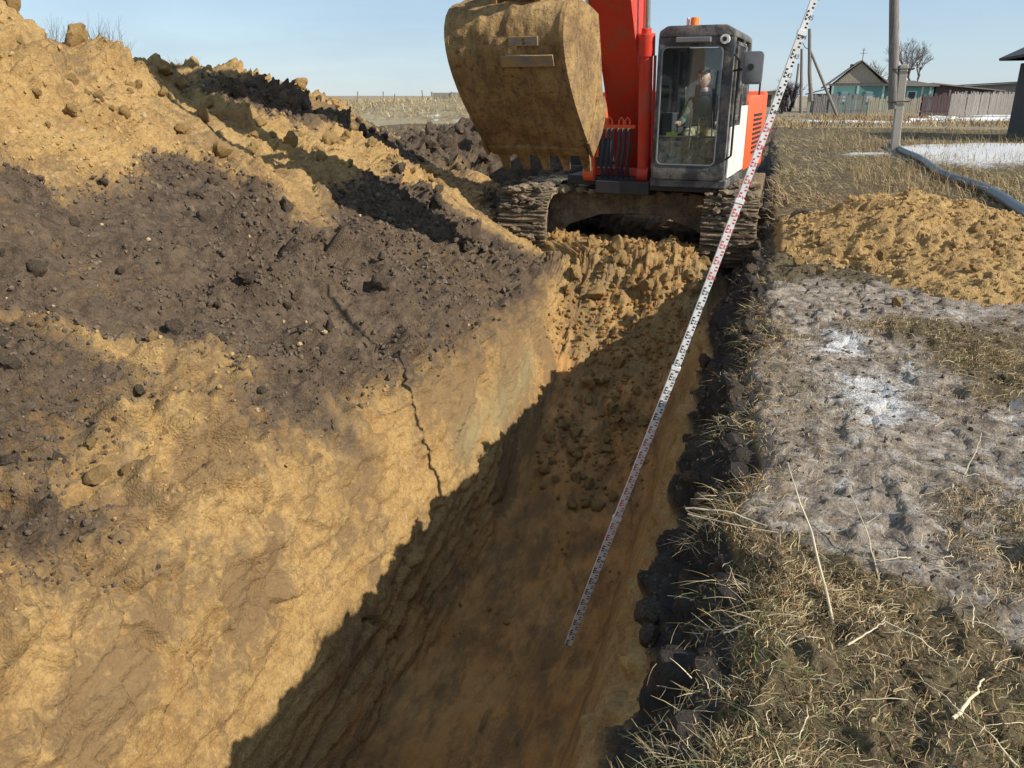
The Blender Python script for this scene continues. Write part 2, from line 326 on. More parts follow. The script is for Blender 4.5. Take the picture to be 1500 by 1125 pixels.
# slabs slumping off the lip of the wall
lipw = band(6.2, 6.9, 8.3, 9.0) * (1 - sstep(8.6, 9.4, Y))
D += lipw * (.08 * clods(S * .8, Y * .7, .34, 146, .55, .5) + .07 * facets(S, Y, .20, .26, 156) + .10 * clods(S, Y, .15, 147, .55, .55) * np.clip(reg2 + .5, 0, 1))
gsel = sstep(-.1, .25, fbm(S * 1.1, Y * .5, 3, 153))
D += wall_w * (.020 * (1 - 2 * np.abs(fbm(S * 11 + 1.5 * Y, Y * .45, 3, 150))) * gsel + .030 * np.round(2.2 * fbm(S * 1.8, Y * .55, 3, 151)) / 2.2 + .045 * clods(S * 1.3, Y * .8, .17, 154, .35, .6) * np.clip(2.5 * reg2 - .1, 0, 1))
D += wall_w * .004 * ridged(S * 9, Y * 9, 4, 155)
D += wall_w * .008 * fbm(S * 2.0 + 2.2 * Y, Y * 14 , 3, 149)
P = P + Nn * D[..., None]
# ragged turf edge of the bank
jag = fbm(Y * 1.6, Y * 0 + 3, 5, 95, .6)
P[..., 0] += jag * 0.13 * band(14.6, 15.8, 16.8, 19)
P[..., 2] += 0.03 * fbm(Y * 5, X * 5, 3, 96) * band(15.2, 16, 17, 18.2)

# what the ground is made of, with some shade tones painted in
wx = X + .22 * fbm(X * 1.6, Y * 1.6, 4, 101); wy = Y + .3 * fbm(X * 1.6 + 30, Y * 1.6, 4, 102)
dark = np.zeros_like(X)
for poly, soft, amt in [
    ([(-5.4, 3.6), (-5.3, 4.5), (-4.9, 4.9), (-5.2, 6.4), (-4.6, 6.9), (-4.1, 6.8), (-4.5, 8.4), (-3.9, 9.3), (-3.3, 9.6), (-2.4, 9.75), (-2.45, 8.9), (-2.6, 7.4), (-2.52, 6.2), (-2.60, 5.2), (-2.58, 4.1), (-2.75, 3.7), (-3.14, 4.1), (-3.4, 4.2), (-3.7, 3.75), (-4.1, 3.3), (-4.9, 3.0)], .25, 1.0),
    ([(-5.6, 1.0), (-5.4, 3.4), (-4.1, 3.4), (-3.45, 3.6), (-3.1, 3.5), (-3.1, 2.7), (-3.5, 1.0)], .3, .80),
    ([(-3.25, 2.75), (-2.9, 2.75), (-2.8, 2.3), (-2.9, 1.2), (-3.3, 1.2)], .15, .8), ([(-4.2, 1.6), (-3.0, 2.0), (-2.7, 2.75), (-2.55, 3.2), (-2.62, 2.4), (-2.7, 1.4)], .18, .62),
    ([(-6.9, 8.4), (-6.3, 12.0), (-5.6, 13.2), (-4.6, 12.6), (-5.2, 10.6), (-5.6, 9.2), (-6.3, 8.2)], .35, .88),  # crest strip: dark soil, with the machine's cast shadow painted in
    ([(-5.4, 12.6), (-3.2, 12.9), (-3.0, 18), (-8, 18), (-7.2, 13.3)], .4, 1.0),
    ([(-3.35, 4.1), (-2.75, 4.5), (-2.45, 4.6), (-2.45, 4.25), (-2.9, 3.6)], .18, .8)]:
    dark = np.maximum(dark, inpoly(wx, wy, poly, soft) * amt)
dark = np.maximum(dark, .40 * np.clip(reg2 + .25, 0, 1) * heap_w * 1.2)
dark = np.maximum(dark, sstep(10.9, 11.8, Y) * band(5.6, 6.4, 16.5, 17) * (1 - sstep(40, 46, Y)))
dark = np.maximum(dark, .8 * sstep(9.2, 10.2, Y) * band(12.5, 13, 16.5, 17))
dark = np.maximum(dark, .22 * wall_w * sstep(.12, .5, fbm(S * 1.5 + .6 * Y, Y * 1.6, 5, 104) + .35 * sstep(8.6, 7.4, T)))
dark = np.maximum(dark, .25 * floor_w * rub)
dark = dark * np.clip(1.0 + .45 * fbm(X * 2.2, Y * 2.2, 4, 141), .3, 1.0)
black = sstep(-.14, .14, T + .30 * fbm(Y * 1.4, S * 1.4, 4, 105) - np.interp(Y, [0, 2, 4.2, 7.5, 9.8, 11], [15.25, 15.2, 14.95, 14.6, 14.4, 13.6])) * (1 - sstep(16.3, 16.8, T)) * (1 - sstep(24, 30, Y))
gley = inpoly(S + .08 * fbm(S * 3, Y * 3, 3, 106), Y, [(-99, -99)] * 3, .1) * 0
gley = np.exp(-((T - 8.75 - .10 * (Y - 7)) / .28) ** 2) * sstep(5.6, 6.3, Y) * (1 - sstep(7.8, 8.4, Y)) * np.clip(.75 + fbm(S * 4, Y * 2, 3, 107), 0, 1)
gley = np.maximum(gley, .55 * rwall_w * np.clip(fbm(S * 2, Y * .6, 3, 108) * 2, 0, 1))
gley = np.maximum(gley, .35 * floor_w * np.clip(fbm(S * 1.2, Y * .8, 3, 109) * 2 - .2, 0, 1))
mud = sstep(16.35, 16.9, T) * (1 - sstep(12, 15, Y))
mud = mud * np.clip(1 - .0 * Y, 0, 1)
far = sstep(6.9, 8.5, wy)
thatch = sstep(16.3, 16.7, T) * np.clip(far * .95 + .72 * (1 - sstep(2.45, 3.15, wy + .9 * (X - .5) * (X < 1.0))) + .45 * np.clip(fbm(X * .9, Y * .9, 4, 111) * 2.2 - .1, 0, 1)
    + .75 * inpoly(wx, wy, [(1.1, 4.5), (1.15, 6.4), (1.7, 6.3), (1.8, 5.0), (1.45, 4.7)], .4), 0, 1)
thatch = np.maximum(thatch, sstep(12.5, 14.5, Y) * (T > 16.6)); thatch = np.maximum(thatch, sstep(17, 22, Y) * (X < -3)); thatch = np.maximum(thatch, 1 - sstep(0.6, 1.6, T))
snow = np.zeros_like(X)
for poly, soft, amt in [([(3.6, 30.5), (3.3, 26.5), (3.6, 23.2), (4.6, 21.8), (6.4, 24.2), (9, 27), (14, 31), (12, 35), (5.5, 33)], 1.0, 1.15), ([(1.8, 24.8), (1.9, 26), (3.2, 27), (3.2, 25.8)], .5, 1.0),
                        ([(.36, 5.3), (.42, 6.2), (.72, 6.1), (.70, 5.4)], .14, .85), ([(.36, 4.5), (.45, 5.05), (.95, 4.9), (.95, 4.3), (.5, 4.15)], .25, .80), ([(1.30, 4.3), (1.32, 4.8), (1.7, 4.8), (1.6, 4.2)], .2, .7), ([(.95, 6.9), (1.1, 7.15), (1.9, 6.8), (1.5, 6.6)], .2, .6), ([(2.0, 6.7), (3.2, 6.9), (3.2, 6.5), (2, 6.3)], .2, .6), ([(.3, 3.4), (.33, 3.62), (.48, 3.6), (.46, 3.35)], .1, .6), ([(.75, 4.9), (.9, 5.5), (1.05, 5.3), (.95, 4.8)], .2, .75), ([(1.0, 3.5), (1.15, 3.9), (1.35, 3.8), (1.25, 3.4)], .15, .65)]:
    snow = np.maximum(snow, inpoly(wx * .6 + X * .4, wy * .6 + Y * .4, poly, soft) * amt)
snow = snow * sstep(16.2, 16.6, T)
P[..., 2] += .05 * sstep(.35, .7, snow) * (Y > 15)
wet = sstep(.45, .9, mud) * np.clip(fbm(X * 1.3, Y * 1.3, 3, 121) * 2 - .25, 0, .45) * (1 - thatch) * sstep(17, 17.3, T)
shade_tint = np.clip(band(8.9, 10.1, 12.0, 12.8) + .25 * band(12, 12.6, 14.5, 15) + 0 * T, 0, 1)  # floor and lower walls: where the shade tone is painted into the clay
shade_tint = np.clip(shade_tint * (1 - .75 * endr) + .12 * wall_w * reg, 0, 1)
brown = .45 * rwall_w * np.clip(.8 + fbm(S * 2, Y * .7, 3, 165), 0, 1) + (wall_w + heap_w * .9) * np.clip(.40 + .95 * fbm(S * 1.1 + .7 * Y, Y * 1.0, 5, 161, .6) + .25 * fbm(S * 5, Y * 4, 3, 162) + .25 * band(6.6, 7, 8.0, 8.8), 0, 1) + .22 * floor_w * np.clip(fbm(S * 2, Y, 4, 163) * 2 + .2, 0, 1) + .5 * endr * np.clip(fbm(S * 2, Y * 2, 4, 164) * 2 + .1, 0, 1)
mask = np.stack([np.clip(dark, 0, 1), np.clip(mud, 0, 1), snow, thatch], -1)
def cut(t0, t1):
    a = int(np.searchsorted(T[0], t0)); b = int(np.searchsorted(T[0], t1)) + 1; sl = (slice(None), slice(a, b))
    return P[sl], dict(mask=mask[sl], black=black[sl], gley=gley[sl], wet=wet[sl], shade_tint=shade_tint[sl], brown=np.clip(brown, 0, 1)[sl])
def soil_part(name, t0, t1):
    p, m = cut(t0, t1); return soil_mesh(name, p, m, SOIL)
tag(soil_part('spoil_heap', 0, 6.95), 'long high heap of yellow clay and dark soil thrown up left of the trench', 'spoil heap')
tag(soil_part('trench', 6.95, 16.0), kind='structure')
tag(soil_part('ground', 16.0, 20.0), kind='structure')
def surf_at(x, y, tmin=0, tmax=20):
    """point and normal of the dug ground above (x, y)"""
    j = int(np.abs(Y[:, 0] - y).argmin()); row = P[j]; ok = (T[0] >= tmin) & (T[0] <= tmax)
    k = int(np.where(ok, np.abs(row[:, 0] - x), 1e9).argmin()); return Vector(row[k]), Vector(Nn[j, k])

# ------------------------------------------------------------------ the fields out to the horizon
def field_material():
    t = NT('field_grass')
    c = t.ramp(t.noise(.05, 6, .65), [(.3, (.20, .155, .085)), (.5, (.33, .26, .15)), (.7, (.42, .35, .22))])
    c = t.mix(t.ramp(t.noise(1.5, 5, .7), [(.35, .6), (.6, 0.)]), c, (.10, .075, .045))
    s = t.attr('snow', 'Fac'); c = t.mix(t.ramp(t.math('ADD', s, t.math('MULTIPLY', t.math('SUBTRACT', t.noise(.9, 6, .7), .5), 1.2)), [(.5, 0.), (.62, 1.)]), c, (.72, .73, .76))
    return t.done(c, .95, bump=t.bump(t.noise(9, 5, .75), .8, .12))
FIELD = field_material()
def ring():
    x0, x1, y0, y1 = -22., 30., -3., 48.
    bd = []
    n = 80
    for i in range(n): bd.append((x0 + (x1 - x0) * i / n, y0))
    for i in range(n): bd.append((x1, y0 + (y1 - y0) * i / n))
    for i in range(n): bd.append((x1 - (x1 - x0) * i / n, y1))
    for i in range(n): bd.append((x0, y1 - (y1 - y0) * i / n))
    bd = np.array(bd); c = np.array([4., 22.]); ks = [0.985, 1.0] + list(1 + np.geomspace(.05, 110, 70))
    V = np.array([[*(c + (b - c) * k), 0] for k in ks for b in bd]); r = np.hypot(V[:, 0], V[:, 1])
    inn = np.repeat(np.array(ks) < 1.001, len(bd))
    V[:, 2] = .25 * fbm(V[:, 0] * .02, V[:, 1] * .02, 3, 201) * sstep(50, 120, r) - .0 - .06 * inn
    V[:, 2] += sstep(250, 1800, r) * (1.5 + 4 * fbm(V[:, 0] * .0012, V[:, 1] * .0012, 3, 202))
    m = len(bd); i = np.arange(len(ks) - 1)[:, None] * m; j = np.arange(m)[None, :]
    Q = np.stack([i + j, i + (j + 1) % m, i + m + (j + 1) % m, i + m + j], -1).reshape(-1, 4)
    me = raw_mesh('field', V, Q)
    sn = np.zeros(len(V))
    for (ax, ay, bx, by, w) in [(1.3, 60, 7, 58.5, 1.0), (9, 62, 20, 72, 1.6), (13, 80, 20, 84, 2.5)]:
        t_ = np.clip(((V[:, 0] - ax) * (bx - ax) + (V[:, 1] - ay) * (by - ay)) / ((bx - ax) ** 2 + (by - ay) ** 2), 0, 1)
        sn = np.maximum(sn, .8 * (1 - sstep(w * .5, w * 1.6, np.hypot(V[:, 0] - ax - t_ * (bx - ax), V[:, 1] - ay - t_ * (by - ay)))))
    set_attr(me, 'snow', sn)
    return tag(put('field', me, FIELD), kind='structure')
ring()
def snow_bank(name, pts, w, h, label, seed):
    """low drift of old snow lying along a line"""
    pts = np.array(pts, float); n = 60; m = 14; tt = np.linspace(0, 1, n)
    cum = np.linspace(0, 1, len(pts)); cx = np.interp(tt, cum, pts[:, 0]); cy = np.interp(tt, cum, pts[:, 1])
    u = np.linspace(-1, 1, m); wv = w * (.45 + .75 * np.abs(fbm(tt * 9, tt * 0 + seed, 3, seed)) + .2) * np.sin(np.pi * np.clip(tt, .02, .98)) ** .4
    VX = np.repeat(cx[:, None], m, 1); VY = cy[:, None] + u[None, :] * wv[:, None] * (1 + .3 * fbm(np.repeat(tt[:, None] * 20, m, 1), np.repeat(u[None, :] * 2, n, 0), 2, seed + 1))
    VZ = h * np.sqrt(np.clip(1 - u[None, :] ** 2, 0, 1)) * (.75 + .25 * fbm(np.repeat(tt[:, None] * 6, m, 1), np.repeat(u[None, :] * .8, n, 0), 2, seed + 2)) - .02
    me = raw_mesh(name, np.stack([VX, VY, VZ], -1).reshape(-1, 3), grid_quads(n, m))
    return tag(put(name, me, SNOW), label, 'snow drift')
_t = NT('old_snow'); SNOW = _t.done(_t.ramp(_t.noise(6, 6, .7), [(.3, (.45, .43, .40)), (.5, (.74, .75, .77)), (.8, (.82, .83, .85))]), .6, bump=_t.bump(_t.noise(14, 4, .6), .5, .05))
snow_bank('snow_drift', [(1.6, 60), (4.5, 59), (8.2, 59.6)], .9, .16, 'thin white snow drift lying before the pale plank fence', 5)
snow_bank('snow_drift', [(8.6, 64), (11, 67), (15, 70), (19, 73)], 1.1, .26, 'white snow drift before the long grey picket fence on the right', 8)
snow_bank('snow_drift', [(10.6, 69.5), (11.6, 70.2), (12.8, 70.5)], 1.5, .28, 'highest rounded snow drift right of the concrete footed pole', 12)

# grassy bank of earth beyond the dig, on the left
def embankment():
    n, m = 90, 26
    s = np.linspace(0, 1, n); u = np.linspace(0, 1, m)
    cx = -66 + 62 * s; cy = 62 - 4 * s
    SX = np.repeat(s[:, None], m, 1); U = np.repeat(u[None, :], n, 0)
    hh = np.interp(s, [0, .3, .62, .8, .93, 1], [1.0, 1.0, 1.25, 1.75, 1.5, .9])[:, None]
    prof = np.interp(u, [0, .25, .45, .6, .8, 1], [-.15, .55, 1, 1, .6, -.15])[None, :]
    V = np.stack([np.repeat(cx[:, None], m, 1), cy[:, None] + (U - .5) * 12, hh * prof + .10 * fbm(SX * 40, U * 6, 4, 211)], -1)
    me = raw_mesh('embankment', V.reshape(-1, 3), grid_quads(n, m)); set_attr(me, 'snow', (.42 * (np.abs(U - .1) < .12) * (SX > .5)).ravel())
    return tag(put('embankment', me, FIELD), kind='structure')
embankment()

# ------------------------------------------------------------------ separate heaps
HEAPS = {}
def heap(name, label, cx, cy, rx, ry, h, seed, step, dk, cl, rot=0.0, zb=0.0, power=1.1, mudv=0.0, cs=1.0, xmin=None, peak=None):
    nx = int(2.3 * rx / step); ny = int(2.3 * ry / step)
    gx, gy = np.meshgrid(np.linspace(-1.15, 1.15, nx) * rx, np.linspace(-1.15, 1.15, ny) * ry)
    r = np.hypot(gx / rx, gy / ry) * (1 + .22 * fbm(gx * .9 / max(rx, ry) * 2, gy * .9 / max(rx, ry) * 2, 3, seed))
    base = np.clip(1 - r, -.3, 1); prof = np.where(base > 0, base ** (power * .6) * (1 - .15 * base), base * .6)
    inside = sstep(-.05, .12, base)
    z = h * prof + inside * (.14 * h * fbm(gx * 1.2, gy * 1.2, 3, seed + 1) + cs * cl * (.24 * clods(gx, gy, .36 * cs, seed + 2, .35, .6) + .17 * clods(gx, gy, .17 * cs, seed + 3, .7, .7) + .085 * clods(gx, gy, .075 * cs, seed + 4, .8, .75)) + .006 * fbm(gx * 30, gy * 30, 2, seed + 5)) - .035
    c, s_ = cos(rot), sin(rot); wxx = cx + gx * c - gy * s_; wyy = cy + gx * s_ + gy * c
    if peak: z = z + peak[2] * np.exp(-((gx - peak[0]) / .75) ** 2 - ((gy - peak[1]) / .9) ** 2) + inside * .05 * facets(gx, gy, .22, .22, seed + 9) + inside * .022 * facets(gx, gy, .08, .08, seed + 10)
    if xmin is not None: z = z - 1.6 * np.clip(xmin - wxx, 0, 1)
    Pm = np.stack([wxx, wyy, zb + z], -1); HEAPS[name] = (Pm, inside); one = np.ones_like(gx)
    mk = np.stack([np.clip(one * dk + .30 * fbm(gx * 2, gy * 2, 3, seed + 6), 0, 1), one * mudv, one * 0, one * 0], -1)
    o = soil_mesh(name, Pm, dict(mask=mk, black=one * 0, gley=one * 0, wet=one * 0), SOIL)
    bmx = bmesh.new(); bmx.from_mesh(o.data); bmx.verts.ensure_lookup_table(); bad = (base < -.12).ravel()
    if xmin is not None: bad |= (wxx < xmin - .12).ravel()
    bmesh.ops.delete(bmx, geom=[bmx.verts[i] for i in np.where(bad)[0]], context='VERTS'); bmx.to_mesh(o.data); bmx.free()
    return tag(o, label, 'soil heap')
heap('clay_heap', 'low spread heap of orange clay clods on the right bank', 2.0, 10.0, 2.3, 2.45,   .50, 301, .019, .06, .5, rot=-.1, cs=.5, xmin=.16, power=1.25, peak=(-.75, .0, .24))
heap('topsoil_heap', 'dark heap of broken topsoil clods behind the excavator bucket', -5.2, 15.2, 2.7, 2.2, 1.75, 331, .03, .98, 1.3, zb=-.25, power=.8)
# ------------------------------------------------------------------ mesh builder for made things
class MB:
    def __init__(s, M=None): s.bm = bmesh.new(); s.M = M or Matrix()
    def _v(s, co): return s.bm.verts.new(s.M @ Vector(co))
    def quadbox(s, c8):
        v = [s._v(c) for c in c8]
        for f in ((0, 3, 2, 1), (4, 5, 6, 7), (0, 1, 5, 4), (1, 2, 6, 5), (2, 3, 7, 6), (3, 0, 4, 7)): s.bm.faces.new([v[i] for i in f])
        return s
    def box(s, x0, x1, y0, y1, z0, z1):
        return s.quadbox([(x0, y0, z0), (x1, y0, z0), (x1, y1, z0), (x0, y1, z0), (x0, y0, z1), (x1, y0, z1), (x1, y1, z1), (x0, y1, z1)])
    def bar(s, p, q, w, h=None, up=(0, 0, 1)):
        h = h or w; p = Vector(p); q = Vector(q); d = (q - p).normalized(); u = Vector(up)
        if abs(d.dot(u)) > .98: u = Vector((1, 0, 0))
        r = d.cross(u).normalized() * w / 2; u = r.cross(d).normalized() * h / 2
        return s.quadbox([p - r - u, p + r - u, p + r + u, p - r + u, q - r - u, q + r - u, q + r + u, q - r + u])
    def prism(s, pts, a, b, axis='x'):
        """polygon pts extruded from a to b; axis x: pts are (y, z); axis y: (x, z); axis z: (x, y)"""
        def co(p, t): return {'x': (t, p[0], p[1]), 'y': (p[0], t, p[1]), 'z': (p[0], p[1], t)}[axis]
        A = [s._v(co(p, a)) for p in pts]; B_ = [s._v(co(p, b)) for p in pts]; n = len(pts)
        s.bm.faces.new(A); s.bm.faces.new(B_[::-1])
        for i in range(n): s.bm.faces.new([A[i], B_[i], B_[(i + 1) % n], A[(i + 1) % n]])
        return s
    def tube(s, pts, r, n=8, caps=True, r2=None):
        pts = [Vector(p) for p in pts]; rings = []; prev = None
        for i, p in enumerate(pts):
            d = (pts[min(i + 1, len(pts) - 1)] - pts[max(i - 1, 0)]).normalized()
            if prev is None:
                u = Vector((0, 0, 1)) if abs(d.z) < .9 else Vector((1, 0, 0)); prev = d.cross(u).normalized()
            a = (prev - d * prev.dot(d)).normalized(); b = d.cross(a); prev = a
            rr = r if not hasattr(r, '__len__') else r[i]
            rings.append([s._v(p + (a * cos(2 * pi * k / n) + b * sin(2 * pi * k / n)) * rr) for k in range(n)])
        for A, B_ in zip(rings, rings[1:]):
            for k in range(n): s.bm.faces.new([A[k], A[(k + 1) % n], B_[(k + 1) % n], B_[k]])
        if caps and n > 2: s.bm.faces.new(rings[0][::-1]); s.bm.faces.new(rings[-1])
        return s
    def ball(s, c, r, sub=2, sc=(1, 1, 1)):
        g = bmesh.ops.create_icosphere(s.bm, subdivisions=sub, radius=1.0)
        for v in g['verts']: v.co = s.M @ (Vector(c) + Vector((v.co.x * r * sc[0], v.co.y * r * sc[1], v.co.z * r * sc[2])))
        return s
    def mesh(s, name, smooth=None, bevel=0):
        bmesh.ops.recalc_face_normals(s.bm, faces=s.bm.faces)
        if bevel: bmesh.ops.bevel(s.bm, geom=list(s.bm.edges), offset=bevel, segments=2, affect='EDGES', profile=.5, clamp_overlap=True)
        me = bpy.data.meshes.new(name); s.bm.to_mesh(me); s.bm.free()
        if smooth is not None:
            me.polygons.foreach_set('use_smooth', [True] * len(me.polygons)); me.set_sharp_from_angle(angle=radians(smooth))
        return me
    def build(s, name, mat, parent=None, smooth=None, bevel=0): return put(name, s.mesh(name, smooth, bevel), mat, parent)
def empty(name, loc=(0, 0, 0), rz=0.0):
    o = bpy.data.objects.new(name, None); COL.objects.link(o); o.location = loc; o.rotation_euler = (0, 0, rz); o.empty_display_size = .2; return o
def share(o, parent, **kw):
    c = o.copy(); COL.objects.link(c); c.parent = parent
    for k, v in kw.items(): setattr(c, k, v)
    return c

def paint(name, col, rough=.45, dirt=.35, dirtcol=(.20, .145, .08), scale=3.0, metal=0.0, fade=None):
    t = NT(name); n = t.noise(scale, 7, .68); n2 = t.noise(scale * 9, 4, .6)
    c = t.mix(t.math('MULTIPLY', n2, .35), col, tuple(min(1, v * 1.35 + .02) for v in col) if fade is None else fade)
    f = t.ramp(t.math('ADD', n, t.math('MULTIPLY', t.math('SUBTRACT', n2, .5), .35)), [(.62 - dirt * .4, 0.), (.80 - dirt * .4, 1.)])
    f = t.math('MULTIPLY', f, min(1, dirt * 2.0), clamp=True)
    c = t.mix(f, c, dirtcol)
    r = t.math('ADD', rough, t.math('MULTIPLY', f, .9 - rough), clamp=True)
    return t.done(c, r, metal, bump=t.bump(t.math('MULTIPLY', f, n2), .35, .01))
def plain(name, col, rough=.7, var=.3, scale=8., metal=0., bump=.2):
    t = NT(name); n = t.noise(scale, 5, .65)
    return t.done(t.mix(n, tuple(v * (1 - var) for v in col), tuple(min(1, v * (1 + var)) for v in col)), rough, metal, bump=t.bump(n, bump, .01))
def caked(name, c1, c2, c3, scale=6):
    t = NT(name); n = t.noise(scale, 8, .7); m = t.noise(scale * 5, 5, .7)
    c = t.ramp(n, [(.32, c1), (.5, c2), (.68, c3)]); c = t.mix(t.math('MULTIPLY', t.ramp(m, [(.3, 1.), (.5, 0.)]), .5), c, tuple(v * .45 for v in c1))
    return t.done(c, .95, bump=t.bump(t.math('ADD', n, m), .9, .03), spec=.2)
RED = paint('red_paint', (.60, .038, .014), .42, .30, (.32, .12, .06)); ORANGE = paint('orange_paint', (.74, .10, .022), .42, .20, (.38, .17, .08))
DKGREY = paint('dark_cab_paint', (.035, .037, .040), .40, .50, (.17, .155, .13), 5.0); BLACKM = plain('black_rubber', (.018, .018, .02), .6)
WHITEP = paint('white_paint', (.70, .70, .67), .35, .35, (.45, .38, .28)); STEEL = plain('bright_steel', (.62, .62, .62), .22, .1, metal=1.0, bump=.05)
CAKED = caked('mud_caked_steel', (.11, .078, .050), (.23, .168, .105), (.37, .27, .155)); TRACKM = caked('muddy_track_steel', (.085, .065, .048), (.20, .152, .102), (.34, .26, .165), 5)
DARKSTEEL = plain('greasy_dark_steel', (.03, .028, .026), .6, .5, 6)
def bucket_material():
    t = NT('worn_muddy_bucket_steel'); n = t.noise(2.6, 8, .7); m = t.noise(16, 6, .72); g = t.noise(5, 6, .7, stretch=(3.2, .8, .8))
    c = t.ramp(n, [(.30, (.20, .118, .052)), (.48, (.40, .25, .10)), (.62, (.50, .33, .14)), (.74, (.30, .18, .085))])
    c = t.mix(t.ramp(g, [(.46, 0.), (.66, .8)]), c, (.20, .125, .075)); c = t.mix(t.ramp(m, [(.32, .8), (.48, 0.)]), c, (.105, .065, .038))
    tc = t.n.new('ShaderNodeSeparateXYZ'); t.link(t.tc.outputs['Object'], tc.inputs[0])
    lo = t.ramp(t.math('ADD', tc.outputs[2], t.math('MULTIPLY', n, .7)), [(.55 + 1.38 - 1.0, 1.), (.95 + 1.38 - 1.0, 0.)])
    return t.done(c, .9, bump=t.bump(t.math('ADD', t.math('MULTIPLY', n, 1.3), t.math('MULTIPLY', m, 1.0)), 1.0, .045), spec=.25)
BUCKETM = bucket_material()
def glass(name, tint=(.93, .97, .98), dirt=.02):
    t = NT(name); t.n.remove(t.b)
    tr = t.n.new('ShaderNodeBsdfTransparent'); tr.inputs[0].default_value = (*tint, 1)
    gl = t.n.new('ShaderNodeBsdfGlossy'); gl.inputs['Roughness'].default_value = .02; gl.inputs[0].default_value = (1, 1, 1, 1)
    df = t.n.new('ShaderNodeBsdfDiffuse'); df.inputs[0].default_value = (.36, .38, .34, 1)
    fr = t.n.new('ShaderNodeFresnel'); fr.inputs[0].default_value = 1.30
    m1 = t.n.new('ShaderNodeMixShader'); m2 = t.n.new('ShaderNodeMixShader')
    t.link(t.math('ADD', fr.outputs[0], .02, clamp=True), m1.inputs[0]); t.link(tr.outputs[0], m1.inputs[1]); t.link(gl.outputs[0], m1.inputs[2])
    t.link(t.math('MULTIPLY', t.ramp(t.noise(14, 7, .75), [(.35, .05), (.7, 1.)]), dirt), m2.inputs[0])
    t.link(m1.outputs[0], m2.inputs[1]); t.link(df.outputs[0], m2.inputs[2]); t.link(m2.outputs[0], t.out.inputs[0]); return t.m
GLASS = glass('cab_glass'); GLASSD = glass('dirty_lower_glass', (.55, .62, .52), .45)

def text_obj(name, body, size, mat, parent, spacing=1.0):
    cu = bpy.data.curves.new(name, 'FONT'); cu.body = body; cu.size = size; cu.space_character = spacing; cu.resolution_u = 2
    tmp = bpy.data.objects.new(name, cu); COL.objects.link(tmp); bpy.context.view_layer.update()
    me = bpy.data.meshes.new_from_object(tmp.evaluated_get(bpy.context.evaluated_depsgraph_get())); bpy.data.objects.remove(tmp); me.name = name; me.materials.clear()
    return put(name, me, mat, parent)
# ------------------------------------------------------------------ excavator
EX = Vector((-1.74, 12.05, -.44)); YAW = radians(-4.7)
ex = tag(empty('excavator', EX), 'orange and red tracked excavator with muddy bucket raised, standing over the trench end', 'excavator')
U = Matrix.Rotation(YAW, 4, 'Z')
def UB(): return MB(U)
# --- tracks
def lumpy(me, amp, seed):
    for v in me.vertices:
        v.co += Vector((RNG.normal(), RNG.normal(), RNG.normal())) * amp
    return me
sb = MB(); sb.box(-.325, .325, -.082, .082, -.018, .018)
for y in (-.055, .0, .055): sb.box(-.325, .325, y - .008, y + .008, .018, .045)
shoe_me = sb.mesh('track_shoe'); shoe_me.materials.append(TRACKM)
bmm = bmesh.new(); bmm.from_mesh(shoe_me); bmesh.ops.subdivide_edges(bmm, edges=[e for e in bmm.edges if e.calc_length() > .4], cuts=5); bmm.to_mesh(shoe_me); bmm.free(); lumpy(shoe_me, .006, 1)
for side, xc in (('l', -1.29), ('r', 1.30)):
    r = .40; half = 1.62; zc = r + .05
    tb = MB(); tb.box(xc - .17, xc + .17, -half, half, zc - .20, zc + .14); tr = tb.build('track', CAKED, ex, bevel=.03)
    for s_ in (-1, 1):
        cb = MB(); cb.tube([(xc - .12, s_ * half, zc), (xc + .12, s_ * half, zc)], r - .06, 28); cb.tube([(xc - .20, s_ * half, zc), (xc + .20, s_ * half, zc)], .12, 16)
        cb.build('idler_wheel', CAKED, tr, 40)
    for k in range(7):
        rb = MB(); yy = -1.25 + k * .415; rb.tube([(xc - .2, yy, .17), (xc + .2, yy, .17)], .085, 14); rb.build('track_roller', TRACKM, tr, 40)
    per = 4 * half + 2 * pi * r; nsh = int(per / .178)
    for i in range(nsh):
        d = (i + .3) * per / nsh; x = xc
        if d < 2 * half: y, z, a = -half + d, zc + r, 0
        elif d < 2 * half + pi * r: an = (d - 2 * half) / r; y, z, a = half + sin(an) * r, zc + cos(an) * r, -an
        elif d < 4 * half + pi * r: y, z, a = half - (d - 2 * half - pi * r), zc - r, -pi
        else: an = (d - 4 * half - pi * r) / r; y, z, a = -half - sin(an) * r, zc - cos(an) * r, -pi - an
        o = bpy.data.objects.new('track_shoe', shoe_me); COL.objects.link(o); o.parent = tr
        sag = -.035 * sin(pi * min(d, 2 * half) / (2 * half)) if d < 2 * half else 0
        o.location = (x + random.uniform(-.006, .006), y, z + sag); o.rotation_euler = (a + random.uniform(-.03, .03), random.uniform(-.02, .02), random.uniform(-.015, .015))
